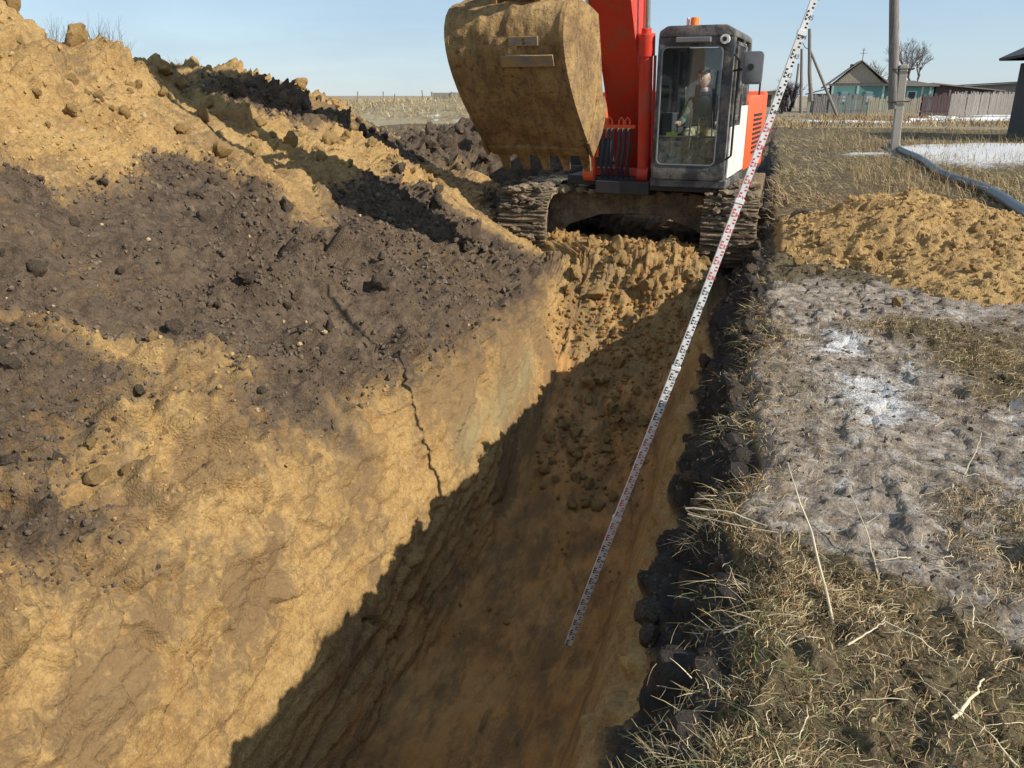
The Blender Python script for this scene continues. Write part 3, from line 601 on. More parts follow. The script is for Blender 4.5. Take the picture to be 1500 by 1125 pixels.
# mud packed on tracks
def mudcake(name, parent, c, ext, n, size, mat, seed, M=None):
    rs = random.Random(seed); b = MB(M)
    for k in range(n):
        p = Vector((c[0] + rs.uniform(-1, 1) * ext[0], c[1] + rs.uniform(-1, 1) * ext[1], c[2] + rs.uniform(-1, 1) * ext[2]))
        sz = size * rs.uniform(.35, 1.0); g = bmesh.ops.create_icosphere(b.bm, subdivisions=2, radius=1.0)
        s3 = (rs.uniform(.7, 1.4), rs.uniform(.6, 1.2), rs.uniform(.35, .7))
        for v in g['verts']:
            q = v.co.normalized() * (1 + .28 * rs.uniform(-1, 1)); v.co = b.M @ (p + Vector((q.x * s3[0], q.y * s3[1], q.z * s3[2])) * sz)
    o = b.build(name, mat, parent); o['kind'] = 'stuff'; return o
for xc, sd in ((-1.29, 3), (1.30, 4)):
    mudcake('caked_mud', ex, (xc, -1.2, .92), (.28, .9, .03), 60, .09, TRACKM, sd); mudcake('caked_mud', ex, (xc, -2.00, .55), (.30, .06, .32), 46, .07, TRACKM, sd + 10)
# --- undercarriage frame: arched cross member between the tracks
arch = [(-1.12, .16), (-1.12, .80), (-.72, .86), (.72, .86), (1.12, .80), (1.12, .16), (.98, .16), (.80, .42), (.5, .54), (0, .58), (-.5, .54), (-.80, .42), (-.98, .16)]
fb = MB()
def arch_piece(b, pts, y0, y1):
    for i in range(6):            # the arch split into convex strips
        pass
L = [(-1.12, .80), (-.72, .86), (-.35, .87), (0, .87), (.35, .87), (.72, .86), (1.12, .80)]; Lo = [(-1.12, .16), (-.84, .40), (-.42, .55), (0, .58), (.42, .55), (.84, .40), (1.12, .16)]
for (a, b_), (c_, d_) in zip(zip(L, L[1:]), zip(Lo, Lo[1:])): fb.prism([a, b_, d_, c_], -1.25, 1.25, 'y')
o = fb.build('undercarriage_frame', CAKED, ex)
bmm = bmesh.new(); bmm.from_mesh(o.data); bmesh.ops.remove_doubles(bmm, verts=bmm.verts, dist=.001); bmm.to_mesh(o.data); bmm.free()
mudcake('caked_mud', ex, (-.75, -1.2, .84), (.35, .2, .03), 26, .11, CAKED, 31); mudcake('caked_mud', ex, (.6, -1.2, .86), (.4, .2, .02), 12, .06, DARKSTEEL, 32)
tb = MB(); tb.tube([(0, 0, .84), (0, 0, 1.0)], .62, 32); tb.build('turntable', DARKSTEEL, ex, 40)
# --- deck and superstructure
db = UB(); db.box(-1.30, 1.32, .1, 2.55, .94, 1.06); db.box(-.75, 1.32, -1.40, .1, .94, 1.058); db.box(.40, 1.33, -1.60, -1.45, .92, 1.06); db.box(-.30, .40, -1.62, -1.30, .86, 1.02); db.build('deck', DARKSTEEL, ex, bevel=.01)
bb = UB(); bb.box(.42, 1.34, -1.66, -.05, .98, 1.075); bb.build('cab_plinth', DKGREY, ex, bevel=.012)
eb = UB(); eb.prism([(.05, 1.06), (.05, 1.98), (.18, 2.06), (2.1, 2.06), (2.1, 1.06)], .80, 1.34); eb.build('engine_cover', ORANGE, ex, 30, .02)
eb = UB(); eb.prism([(.2, 1.45), (.2, 1.72), (.35, 1.82), (2.1, 1.98), (2.1, 1.45)], -1.32, -.62); eb.build('tool_locker', ORANGE, ex, 30, .02); eb = UB(); eb.box(-1.30, -.64, .25, 2.1, 1.06, 1.449); eb.build('locker_base', DARKSTEEL, ex)
cw = UB()
cwp = [(1.34, 2.1), (1.34, 2.45), (1.15, 2.75), (.6, 2.92), (-.6, 2.92), (-1.15, 2.75), (-1.34, 2.45), (-1.34, 2.1)]
cw.prism(cwp, .98, 2.12, 'z'); cw.build('counterweight', ORANGE, ex, 35, .05)
gr = UB()
for k in range(9): gr.box(1.341, 1.353, .75 + .0, 1.75, 1.25 + k * .065, 1.28 + k * .065)
gr.build('vent_grille', BLACKM, ex)
hb = UB(); hb.tube([(1.27, .3, 2.06), (1.27, .3, 2.40), (1.27, 1.8, 2.40), (1.27, 1.8, 2.06)], .016, 6); hb.build('handrail', BLACKM, ex, 40)
xb = UB(); xb.tube([(.2, 1.9, 2.0), (.2, 1.9, 2.65)], .055, 12); xb.build('exhaust_pipe', DARKSTEEL, ex, 40)
# --- cab, split into frame members and glass
s0, s1, y0, y1, zb, zt = .435, 1.315, -1.68, -.02, 1.075, 2.74
cabr = UB()
def rr(x0, x1, z0, z1, r, n=5):
    pts = []
    for cx, cz, a0 in ((x1 - r, z1 - r, 0), (x0 + r, z1 - r, 90), (x0 + r, z0 + r, 180), (x1 - r, z0 + r, 270)):
        for k in range(n + 1): a = radians(a0 + 90 * k / n); pts.append((cx + r * cos(a), cz + r * sin(a)))
    return pts
def frame_ring(b, outer, inner, ya, yb):
    def v(p, y): return b._v((p[0], y, p[1]))
    n = len(outer); O1 = [v(p, ya) for p in outer]; I1 = [v(p, ya) for p in inner]; O2 = [v(p, yb) for p in outer]; I2 = [v(p, yb) for p in inner]
    for i in range(n):
        j = (i + 1) % n
        b.bm.faces.new([O1[i], O1[j], I1[j], I1[i]]); b.bm.faces.new([O2[j], O2[i], I2[i], I2[j]]); b.bm.faces.new([O1[j], O1[i], O2[i], O2[j]]); b.bm.faces.new([I1[i], I1[j], I2[j], I2[i]])
frame_ring(cabr, rr(s0, s1, zb, zt, .06), rr(s0 + .045, s1 - .115, zb + .17, zt - .15, .07), y0, y0 + .09)
cabr.build('cab_front_frame', DKGREY, ex, 35, .006)
gk = UB(); frame_ring(gk, rr(s0 + .045, s1 - .115, zb + .17, zt - .15, .07), rr(s0 + .060, s1 - .130, zb + .185, zt - .165, .06), y0 - .008, y0 + .012); gk.build('windshield_gasket', plain('grey_gasket', (.22, .23, .23), .5), ex, 40)
pb = UB()
pb.box(s1 - .07, s1, y0 + .09, y0 + .16, zb, zt - .05); pb.box(s1 - .05, s1, -.80, -.72, zb, zt - .05); pb.box(s1 - .06, s1, y1 - .09, y1, zb, zt - .05)
pb.box(s0, s0 + .06, -.72, -.62, zb, zt - .05); pb.box(s0, s0 + .06, y1 - .09, y1, zb, zt - .05)
pb.box(s0, s0 + .05, y0 + .09, y1 - .09, zb, zb + .10); pb.box(s0, s0 + .05, y0 + .09, y1 - .09, zt - .14, zt - .05)
pb.build('cab_posts', DKGREY, ex, bevel=.008)
pb = UB(); pb.box(s0 + .005, s1 - .005, y1 - .03, y1 - .002, zb, zb + 1.58); pb.build('cab_back_panel', plain('grey_trim', (.20, .215, .23), .8), ex)
rb = UB(); rb.prism([(s0 + .0, zt - .05), (s1 + .0, zt - .05), (s1 - .01, zt + .02), (s1 - .10, zt + .075), (s0 + .10, zt + .075), (s0 + .01, zt + .02)], y0 - .02, y1 + .02, 'y'); rf = rb.build('cab_roof', DKGREY, ex, 30, .02)
vb = UB(); vb.box(s0 + .22, s1 - .26, y0 - .10, y0 - .01, zt - .115, zt - .055); vb.build('sun_visor', plain('grey_visor', (.16, .165, .17), .5), ex, bevel=.01)
wb = UB(); wb.tube([(s1 - .10, y0 - .10, zt - .085), (s1 - .10, y0 - .02, zt - .085)], .052, 18); lp = wb.build('work_lamp', WHITEP, ex, 40)
wb = UB(); wb.tube([(s1 - .10, y0 - .106, zt - .085), (s1 - .10, y0 - .099, zt - .085)], .026, 12); wb.build('lamp_lens', BLACKM, lp)
wb = UB(); wb.tube([(s0 + .33, -1.25, zt + .06), (s0 + .33, -1.25, zt + .19)], [.055, .05], 14); wb.build('beacon', plain('orange_beacon', (.85, .22, .02), .3), ex, 40)
wb = UB(); wb.tube([(s0 + .25, -1.25, zt + .06), (s0 + .25, -1.25, zt + .19)], .018, 8); wb.build('antenna_base', WHITEP, ex, 40)
g = UB(); g.box(s0 + .05, s1 - .12, y0 + .030, y0 + .036, zb + .52, zt - .155); g.build('windshield', GLASS, ex)
g = UB(); g.box(s0 + .05, s1 - .12, y0 + .030, y0 + .036, zb + .175, zb + .50); g.build('lower_windshield', GLASSD, ex)
g = UB(); g.box(s0 + .045, s1 - .115, y0 + .020, y0 + .046, zb + .497, zb + .515); g.build('windshield_bar', DKGREY, ex)
g = UB(); g.box(s0 + .02, s0 + .026, y0 + .10, -.72, zb + .10, zt - .14); g.box(s0 + .02, s0 + .026, -.62, y1 - .09, zb + .10, zt - .14); g.build('side_window', GLASS, ex)
# door on the outer side
dd = UB(); dd.box(s1 + .004, s1 + .03, y0 + .13, -.80, zb + .02, zb + .62); door = dd.build('cab_door', WHITEP, ex, bevel=.008)
dd = UB(); dd.box(s1 + .004, s1 + .03, y0 + .13, y0 + .17, zb + .62, zt - .10); dd.box(s1 + .004, s1 + .03, -.84, -.80, zb + .62, zt - .10); dd.box(s1 + .004, s1 + .03, y0 + .17, -.84, zt - .14, zt - .10); dd.build('door_frame', DKGREY, door, bevel=.005)
dd = UB(); dd.box(s1 + .012, s1 + .018, y0 + .17, -.84, zb + .62, zt - .14); dd.build('door_glass', GLASS, door)
dd = UB(); dd.box(s1 + .03, s1 + .06, y0 + .22, y0 + .36, zb + .66, zb + .70); dd.build('door_handle', BLACKM, door)
dd = UB(); dd.box(s1 - .001, s1 + .02, -.76, y1, zb + .02, zb + .85); dd.build('rear_side_panel', WHITEP, ex, bevel=.006)
dd = UB(); dd.box(s1 - .03, s1 - .024, -.72, y1 - .09, zb + .85, zt - .10); dd.build('rear_side_window', GLASS, ex)
hb = UB(); hb.tube([(s1 + .01, y0 + .02, zb + .25), (s1 + .07, y0 - .02, zb + .30), (s1 + .07, y0 - .02, zb + 1.35), (s1 + .01, y0 + .02, zb + 1.42)], .014, 6); hb.build('grab_handle', BLACKM, ex, 40)
mm = UB(); mm.tube([(s1 + .01, y0 + .05, zt - .42), (s1 + .16, y0 - .06, zt - .40), (s1 + .20, y0 - .06, zt - .36)], .014, 6); mm.tube([(s1 + .12, y0 - .04, zt - .405), (s1 + .20, y0 - .07, zt - .50)], .012, 6)
mir = mm.build('mirror_arm', BLACKM, ex, 40)
mm = UB(); mm.prism(rr(s1 + .12, s1 + .345, zt - .57, zt - .22, .045), y0 - .09, y0 - .02, 'y'); mm.build('mirror_head', plain('grey_mirror_shell', (.13, .135, .14), .45), mir, 35, .012)
mm = UB(); mm.tube([(s1 + .215, y0 - .11, zt - .385), (s1 + .215, y0 - .09, zt - .385)], .035, 10); mm.build('mirror_clamp', BLACKM, mir)
wp = UB(); wp.tube([(s1 - .17, y0 - .012, zb + .45), (s1 - .20, y0 - .018, zb + 1.05)], .009, 6); wp.tube([(s1 - .19, y0 - .012, zb + .62), (s1 - .165, y0 - .012, zb + 1.25)], .007, 6); wp.build('wiper', BLACKM, ex)
# inside the cab
sb_ = UB(); sb_.box(.62, 1.12, -.78, -.28, 1.25, 1.50); sb_.prism([(-.36, 1.45), (-.22, 1.45), (-.12, 2.15), (-.22, 2.20)], .64, 1.10); sb_.build('seat', plain('seat_fabric', (.03, .032, .035), .9), ex, 30, .03)
cb_ = UB(); cb_.box(.50, .62, -1.05, -.30, 1.30, 1.66); cb_.box(1.13, 1.24, -1.05, -.30, 1.30, 1.66); cb_.box(.48, .60, -1.45, -1.1, 1.15, 1.85); cb_.build('console', plain('console_plastic', (.05, .052, .055), .6), ex, bevel=.015)
for sx in (.58, 1.17):
    lb = UB(); lb.tube([(sx, -.98, 1.62), (sx + (.01 if sx > 1 else .0), -1.05, 1.80)], .014, 8); lb.ball((sx, -1.05, 1.83), .028); lb.build('control_lever', BLACKM, ex, 40)
lb = UB()
for sx in (.80, .90): lb.tube([(sx, -1.35, 1.10), (sx, -1.30, 1.50), (sx, -1.25, 1.78)], .012, 6)
lb.box(.74, .84, -1.48, -1.30, 1.12, 1.15); lb.box(.88, .98, -1.48, -1.30, 1.12, 1.15); lb.build('travel_pedals', BLACKM, ex)
lb = UB(); lb.box(.56, .68, -1.52, -1.44, 1.56, 1.62); lb.build('yellow_tag', plain('yellow_plastic', (.75, .72, .05), .5), ex)
lb = UB(); lb.tube([(.53, y0 + .10, 1.29), (.74, y0 + .10, 1.29)], .03, 10); lb.build('rolled_papers', WHITEP, ex, 40)
# --- boom, arm and their cylinders (side plane: f forwards, z up)
bs = -.07
def FZ(pts): return [(-f, z) for f, z in pts]
bl = [(.42, 1.18), (.62, 1.05), (1.45, 2.30), (2.30, 3.45), (3.2, 4.35), (4.85, 5.02), (5.02, 5.22), (4.85, 5.42), (3.2, 5.15), (2.05, 4.55), (1.25, 3.35), (.62, 2.05), (.38, 1.40)]
b = UB()
lowr = [(.62, 1.05), (1.45, 2.30), (2.30, 3.45), (3.2, 4.35), (4.85, 5.02)]; upr = [(.38, 1.35), (.85, 2.55), (1.75, 4.15), (2.9, 5.10), (4.78, 5.40)]
for i in range(4): b.prism(FZ([lowr[i], lowr[i + 1], upr[i + 1], upr[i]]), bs - .235, bs + .235)
bmesh.ops.remove_doubles(b.bm, verts=b.bm.verts, dist=.001)
dup = [f for f in b.bm.faces if all(len(e.link_faces) > 2 for e in f.edges)]
b.build('boom', RED, ex, 25)
b = UB()
b = UB(); b.box(bs - .36, bs + .36, -1.36, -1.22, 1.06, 1.16); b.build('cylinder_mount', RED, ex, bevel=.01)
for s_ in (-.37, .345):
    b = UB(); b.tube([(bs + s_, -1.40, 1.10), (bs + s_, -1.62, 2.62)], .082, 20); b.tube([(bs + s_, -1.60, 2.50), (bs + s_, -1.635, 2.74)], .105, 20); b.tube([(bs + s_, -1.632, 2.72), (bs + s_, -1.645, 2.80)], .060, 16)
    b.tube([(bs + s_ - .07, -1.40, 1.10), (bs + s_ + .07, -1.40, 1.10)], .11, 16)
    b.tube([(bs + s_ * 1.0 + .11, -1.46, 1.3), (bs + s_ + .11, -1.60, 2.5)], .018, 8)
    bc = b.build('boom_cylinder', ORANGE if s_ < 0 else RED, ex, 40)
    b = UB(); b.tube([(bs + s_, -1.64, 2.78), (bs + s_, -1.76, 3.55)], .042, 16); b.build('rod', STEEL, bc, 40)
b = UB(); b.tube([(bs - .42, -1.76, 3.55), (bs + .42, -1.76, 3.55)], .06, 14); b.build('boom_pin', RED, ex, 40)
# hose guard with looped hoses in front of the boom foot
b = UB(); b.box(bs - .26, bs + .22, -1.50, -1.44, 1.66, 1.70)
for q in (-.18, -.11, .04, .12): b.tube([(bs + q - .03, -1.47, 1.70), (bs + q - .03, -1.47, 1.75), (bs + q, -1.47, 1.79), (bs + q + .03, -1.47, 1.75), (bs + q + .03, -1.47, 1.70)], .012, 6)
b.build('hose_guard', ORANGE, ex)
BLUEH = plain('hose_rubber', (.03, .036, .05), .5)
for k, q in enumerate((-.19, -.12, -.06, .02, .08, .15)):
    b = UB(); b.tube([(bs + q, -1.47, 1.70), (bs + q + .01, -1.50, 1.45), (bs + q - .02, -1.46, 1.20), (bs + q, -1.36, .98)], .021, 8); hz = b.build('hydraulic_hose', BLUEH, ex, 50)
    b = UB(); b.tube([(bs + q, -1.47, 1.62), (bs + q, -1.472, 1.69)], .026, 8); b.build('hose_fitting', STEEL, hz, 40)
# arm: hangs from the boom tip down to the bucket
al = [(4.62, 2.75), (4.95, 3.6), (5.35, 5.1), (5.15, 5.95)]; ar = [(4.36, 2.75), (4.45, 3.6), (4.70, 5.0), (4.90, 5.95)]
b = UB()
for i in range(3): b.prism(FZ([al[i], al[i + 1], ar[i + 1], ar[i]]), bs - .16, bs + .16)
b.build('arm', RED, ex, 25)
b = UB(); b.tube([(bs, -5.35, 5.0), (bs, -5.42, 3.9)], .07, 16); ac = b.build('bucket_cylinder', ORANGE, ex, 40)
b = UB(); b.tube([(bs, -5.42, 3.9), (bs, -5.35, 3.25)], .035, 12); b.build('rod', STEEL, ac, 40)
b = UB(); b.tube([(bs, -3.3, 5.25), (bs, -4.5, 5.75)], .08, 16); ac = b.build('arm_cylinder', ORANGE, ex, 40)
b = UB(); b.tube([(bs, -4.5, 5.75), (bs, -4.98, 5.90)], .04, 12); b.build('rod', STEEL, ac, 40)
b = UB()
for s_ in (-.21, .21): b.bar((bs + s_, -4.45, 3.05), (bs + s_, -5.30, 3.22), .03, .10); b.bar((bs + s_, -5.30, 3.22), (bs + s_, -4.95, 2.86), .035, .10)
b.tube([(bs - .25, -5.30, 3.22), (bs + .25, -5.30, 3.22)], .045, 12); b.build('bucket_linkage', DARKSTEEL, ex, bevel=.005)
# bucket: curved shell, open towards the machine
shell = [(4.18, 1.54), (4.42, 1.72), (4.65, 1.91), (4.86, 2.11), (5.02, 2.32), (5.09, 2.52), (5.05, 2.69), (4.91, 2.79), (4.70, 2.82), (4.40, 2.80), (4.10, 2.75)]
bw0, bw1 = bs - .575, bs + .44; th = .035; NS = 26; NR = 6
def shell_pt(t):
    n = len(shell) - 1; i = min(int(t * n), n - 1); f = t * n - i
    p0, p1, p2, p3 = shell[max(i - 1, 0)], shell[i], shell[i + 1], shell[min(i + 2, n)]
    return tuple(.5 * ((2 * p1[k]) + (-p0[k] + p2[k]) * f + (2 * p0[k] - 5 * p1[k] + 4 * p2[k] - p3[k]) * f * f + (-p0[k] + 3 * p1[k] - 3 * p2[k] + p3[k]) * f ** 3) for k in (0, 1))
b = UB(); outer = [shell_pt(i / 60) for i in range(61)]; W = np.linspace(bw0, bw1, 50)
og = []; ig = []
for i, (f, z) in enumerate(outer):
    a = outer[max(i - 1, 0)]; c = outer[min(i + 1, 60)]; tx, tz = c[0] - a[0], c[1] - a[1]; L_ = hypot(tx, tz); nx, nz = tz / L_, -tx / L_
    ro, ri = [], []
    for w in W:
        m = .034 * float(fbm(np.array([w * 3.0]), np.array([i * .08]), 4, 401)[0]) + .026 * float(clods(np.array([w]), np.array([i * .027]), .10, 402, .6, 1.)[0]) * (1 if i > 22 else .25)
        m += .016 * float(fbm(np.array([w * 12.0]), np.array([i * .16]), 3, 403)[0])
        if w in (W[0], W[-1]): m = 0
        ro.append(b._v((w, -(f + nx * m), z + nz * m))); ri.append(b._v((w, -(f - nx * th), z - nz * th)))
    og.append(ro); ig.append(ri)
n_, m_ = len(og), len(W)
for i in range(n_ - 1):
    for j in range(m_ - 1):
        b.bm.faces.new([og[i][j], og[i][j + 1], og[i + 1][j + 1], og[i + 1][j]]); b.bm.faces.new([ig[i][j], ig[i + 1][j], ig[i + 1][j + 1], ig[i][j + 1]])
    b.bm.faces.new([og[i][0], og[i + 1][0], ig[i + 1][0], ig[i][0]]); b.bm.faces.new([og[i][-1], ig[i][-1], ig[i + 1][-1], og[i + 1][-1]])
for i in (0, n_ - 1):
    for j in range(m_ - 1): b.bm.faces.new([og[i][j], ig[i][j], ig[i][j + 1], og[i][j + 1]])
bucket = b.build('bucket', BUCKETM, ex, 50)
side = [shell_pt(i / 20) for i in range(21)] + [(4.02, 2.55), (3.93, 2.30), (3.88, 2.08), (3.78, 1.92), (3.90, 1.74), (4.12, 1.58)]
for w0, w1 in ((bw0 - .035, bw0 - .002), (bw1 + .002, bw1 + .037)):
    b = UB(); b.prism(FZ(side), w0, w1); b.build('bucket_side', BUCKETM, bucket, 30)
    b = UB(); wm = -.018 if w0 < 0 else .018; b.prism(FZ([(4.16, 1.48), (4.32, 1.62), (4.08, 2.02), (3.86, 2.04), (3.74, 1.93), (3.88, 1.70)]), w0 + wm, w1 + wm); b.build('side_cutter', BUCKETM, bucket, 30, .008)
b = UB(); b.prism(FZ([(4.26, 1.565), (4.22, 1.63), (4.10, 1.555), (4.13, 1.49)]), bw0, bw1); b.build('lip_plate', BUCKETM, bucket, 30, .008)
for k in range(5):
    xx = bw0 + .075 + k * (bw1 - bw0 - .15) / 4
    b = UB(); b.quadbox([(xx - .055, -4.06, 1.50), (xx + .055, -4.06, 1.50), (xx + .055, -4.02, 1.62), (xx - .055, -4.02, 1.62), (xx - .034, -3.93, 1.33), (xx + .034, -3.93, 1.33), (xx + .034, -3.905, 1.35), (xx - .034, -3.905, 1.35)])
    b.quadbox([(xx - .062, -4.10, 1.52), (xx + .062, -4.10, 1.52), (xx + .062, -4.0, 1.64), (xx - .062, -4.0, 1.64), (xx - .05, -4.03, 1.45), (xx + .05, -4.03, 1.45), (xx + .05, -3.96, 1.48), (xx - .05, -3.96, 1.48)])
    b.build('tooth', BUCKETM, bucket, bevel=.006)
b = UB()
for s_ in (-.20, .20): b.prism(FZ([(4.92, 2.72), (5.02, 2.90), (4.93, 2.98), (4.55, 2.95), (4.35, 2.86), (4.22, 2.70)]), bs + s_ - .03, bs + s_ + .03)
b.tube([(bs - .28, -4.92, 2.88), (bs + .28, -4.92, 2.88)], .045, 14); b.tube([(bs - .28, -4.42, 2.83), (bs + .28, -4.42, 2.83)], .05, 14); b.build('bucket_ear', BUCKETM, bucket, 30, .008)
# worn bare plates welded on the shell
def on_shell(t, off):
    a = shell_pt(t - .01); c = shell_pt(t + .01); p = shell_pt(t); tx, tz = c[0] - a[0], c[1] - a[1]; L_ = hypot(tx, tz); return (p[0] + tz / L_ * off, p[1] - tx / L_ * off)
PLATE = paint('scuffed_bare_steel', (.16, .15, .14), .5, .78, (.36, .24, .11), 7.0, metal=.2)
for (wa, wb_, ta, tb_) in ((bs, bs + .26, .46, .495), (bs - .10, bs + .38, .385, .425)):
    b = UB(); A1, A2, B1, B2 = on_shell(ta, .012), on_shell(tb_, .0), on_shell(ta, .026), on_shell(tb_, .026)
    b.prism(FZ([A1, B1, B2, A2]), wa, wb_); pl = b.build('wear_plate', PLATE, bucket, bevel=.003)
    if ta > .45:
        lo = text_obj('letter', 'S', .07, BLACKM, pl)
        p = on_shell((ta + tb_) / 2, .029); q = on_shell(ta, .029); up = (U @ Vector((0, -(p[0] - q[0]), p[1] - q[1]))).normalized(); rt = (U @ Vector((1, 0, 0))).normalized(); nn = rt.cross(up)
        mt = Matrix((rt, up, nn)).transposed().to_4x4(); mt.translation = U @ Vector((bs + .12, -p[0], p[1])) - up * .025; lo.matrix_local = mt
# ------------------------------------------------------------------ the driver
def skin_figure(name, joints, bones, mat, parent=None, sub=2):
    """joints: {name: (pos, radius)}; one skinned continuous surface"""
    names = list(joints); me = bpy.data.meshes.new(name)
    me.from_pydata([joints[n][0] for n in names], [(names.index(a), names.index(b)) for a, b in bones], [])
    o = bpy.data.objects.new(name, me); COL.objects.link(o)
    sk = o.modifiers.new('skin', 'SKIN'); sd = me.skin_vertices[0].data if me.skin_vertices else None
    if sd is None:
        me.attributes; 
    for i, n in enumerate(names):
        r = joints[n][1]; me.skin_vertices[0].data[i].radius = (r, r) if not hasattr(r, '__len__') else r
        me.skin_vertices[0].data[i].use_root = (i == 0)
    sk.use_smooth_shade = True
    ss = o.modifiers.new('sub', 'SUBSURF'); ss.levels = sub; ss.render_levels = sub
    dg = bpy.context.evaluated_depsgraph_get(); dg.update(); m2 = bpy.data.meshes.new_from_object(o.evaluated_get(dg))
    o.modifiers.clear(); o.data = m2; m2.name = name; m2.materials.clear(); m2.materials.append(mat)
    m2.polygons.foreach_set('use_smooth', [True] * len(m2.polygons))
    if parent: o.parent = parent
    return o
SKIN = plain('skin', (.62, .38, .28), .55, .08); CAMO = NT('camouflage_cloth')
_c = CAMO.ramp(CAMO.noise(9, 3, .5), [(.42, (.045, .06, .045)), (.47, (.11, .14, .10)), (.55, (.16, .17, .12)), (.6, (.05, .06, .05))]); CAMO = CAMO.done(_c, .9, bump=CAMO.bump(CAMO.noise(40), .3, .004))
JACKET = plain('dark_jacket_cloth', (.045, .06, .065), .85, .4, 10); TROUS = NT('tan_camouflage_trousers'); _c = TROUS.ramp(TROUS.noise(8, 3, .5), [(.42, (.10, .12, .06)), (.5, (.36, .30, .18)), (.6, (.22, .22, .13))]); TROUS = TROUS.done(_c, .9)
HAIR = plain('dark_hair', (.025, .018, .014), .7)
per_loc = EX + U @ Vector((.88, -.72, 1.50))
per = tag(empty('person', per_loc, YAW), 'man in dark and camouflage jacket seated at the levers in the excavator cab', 'person')
# local frame: +X image right, -Y forwards, Z up; seat surface at z = 0
J = {'pelvis': ((0, .10, .10), (.155, .12)), 'waist': ((0, .08, .24), (.145, .11)), 'chest': ((.0, .03, .42), (.165, .12)), 'neck0': ((-.01, .0, .56), (.085, .075)), 'neck1': ((-.015, -.03, .62), (.052, .055)), 'head0': ((-.02, -.05, .66), (.05, .055)),
     'lsh': ((-.18, .01, .49), .068), 'lel': ((-.27, -.10, .24), .050), 'lwr': ((-.27, -.33, .20), .034), 'lpa': ((-.275, -.40, .22), (.036, .024)),
     'rsh': ((.18, .03, .49), .068), 'rel': ((.26, -.05, .24), .050), 'rwr': ((.23, -.29, .20), .034), 'rpa': ((.235, -.37, .22), (.036, .024)),
     'lhp': ((-.09, .02, .08), .095), 'lkn': ((-.14, -.45, .10), .072), 'lan': ((-.12, -.62, -.28), .045), 'lft': ((-.12, -.76, -.33), .038),
     'rhp': ((.09, .02, .08), .095), 'rkn': ((.15, -.43, .10), .072), 'ran': ((.10, -.60, -.28), .045), 'rft': ((.10, -.74, -.33), .038)}
BN = [('pelvis', 'waist'), ('waist', 'chest'), ('chest', 'neck0'), ('neck0', 'neck1'), ('neck1', 'head0'), ('chest', 'lsh'), ('lsh', 'lel'), ('lel', 'lwr'), ('lwr', 'lpa'), ('chest', 'rsh'), ('rsh', 'rel'), ('rel', 'rwr'), ('rwr', 'rpa'),
      ('pelvis', 'lhp'), ('lhp', 'lkn'), ('lkn', 'lan'), ('lan', 'lft'), ('pelvis', 'rhp'), ('rhp', 'rkn'), ('rkn', 'ran'), ('ran', 'rft')]
body = skin_figure('body', J, BN, SKIN, per)
for mt in (JACKET, CAMO, TROUS, BLACKM): body.data.materials.append(mt)
for p in body.data.polygons:
    c = p.center
    if c.z > .60 or (c.y < -.345 and c.z > .15): k = 0
    elif c.z < -.29: k = 4
    elif c.z < .16 and not (abs(c.x) > .17 and c.y > -.3 and c.z > .14): k = 3
    elif abs(c.x) > .17 or c.z < .30: k = 2
    else: k = 1
    p.material_index = k
# head with a face, turned to his right and a little down
hd = bmesh.new(); bmesh.ops.create_icosphere(hd, subdivisions=4, radius=1.0)
for v in hd.verts:
    x, y, z = v.co; jaw = max(0, -z)
    x *= .076 * (1 - .28 * jaw ** 1.5); yy = y * .096; zz = z * .122
    if y < -.3: yy += .012 * jaw * .5
    nose = math.exp(-((x / .013) ** 2)) * math.exp(-(((zz + .018) / .024) ** 2)) if y < 0 else 0; yy -= .022 * nose
    for ex_ in (-.031, .031):
        e = math.exp(-(((x - ex_) / .016) ** 2) - ((zz - .008) / .012) ** 2) if y < 0 else 0; yy += .010 * e
        bw = math.exp(-(((x - ex_) / .022) ** 2) - ((zz - .030) / .009) ** 2) if y < 0 else 0; yy -= .005 * bw
    lip = math.exp(-((x / .022) ** 2) - ((zz + .058) / .008) ** 2) if y < 0 else 0; yy -= .006 * lip
    chin = math.exp(-((x / .024) ** 2) - ((zz + .098) / .018) ** 2) if y < 0 else 0; yy -= .010 * chin
    v.co = (x, yy, zz)
me = bpy.data.meshes.new('head'); hd.to_mesh(me); hd.free(); me.polygons.foreach_set('use_smooth', [True] * len(me.polygons))
head = put('head', me, SKIN, per); head.location = (-.03, -.065, .765); head.rotation_euler = (radians(12), 0, radians(-28))
for ex_ in (-.031, .031):
    b = MB(); b.ball((ex_, -.083, .007), .011, 2); b.build('eye', plain('eye_white', (.5, .48, .46), .3), head, 60)
    b = MB(); b.ball((ex_, -.0925, .007), .0045, 1); b.build('iris', BLACKM, head, 60)
    b = MB(); b.ball((ex_ * 2.5, .004, -.005), .026, 2, (.35, .6, 1.1)); b.build('ear', SKIN, head, 60)
    b = MB(); b.bar((ex_ - .016, -.096, .026), (ex_ + .016, -.096, .027), .006, .007); b.build('eyebrow', HAIR, head)
b = MB(); b.bar((-.022, -.101, -.058), (.022, -.101, -.058), .006, .007); b.build('mouth', plain('lips', (.32, .12, .10), .5), head)
hb = bmesh.new(); bmesh.ops.create_icosphere(hb, subdivisions=4, radius=1.0)
for v in list(hb.verts):
    x, y, z = v.co; n = 1 + .05 * random.uniform(-1, 1)
    v.co = (x * .082 * n, y * .104 * n + .004, z * .130 * n)
bmesh.ops.delete(hb, geom=[v for v in hb.verts if v.co.z < .055 and v.co.y < .02 or v.co.z < -.03], context='VERTS')
me = bpy.data.meshes.new('hair'); hb.to_mesh(me); hb.free(); put('hair', me, HAIR, head)
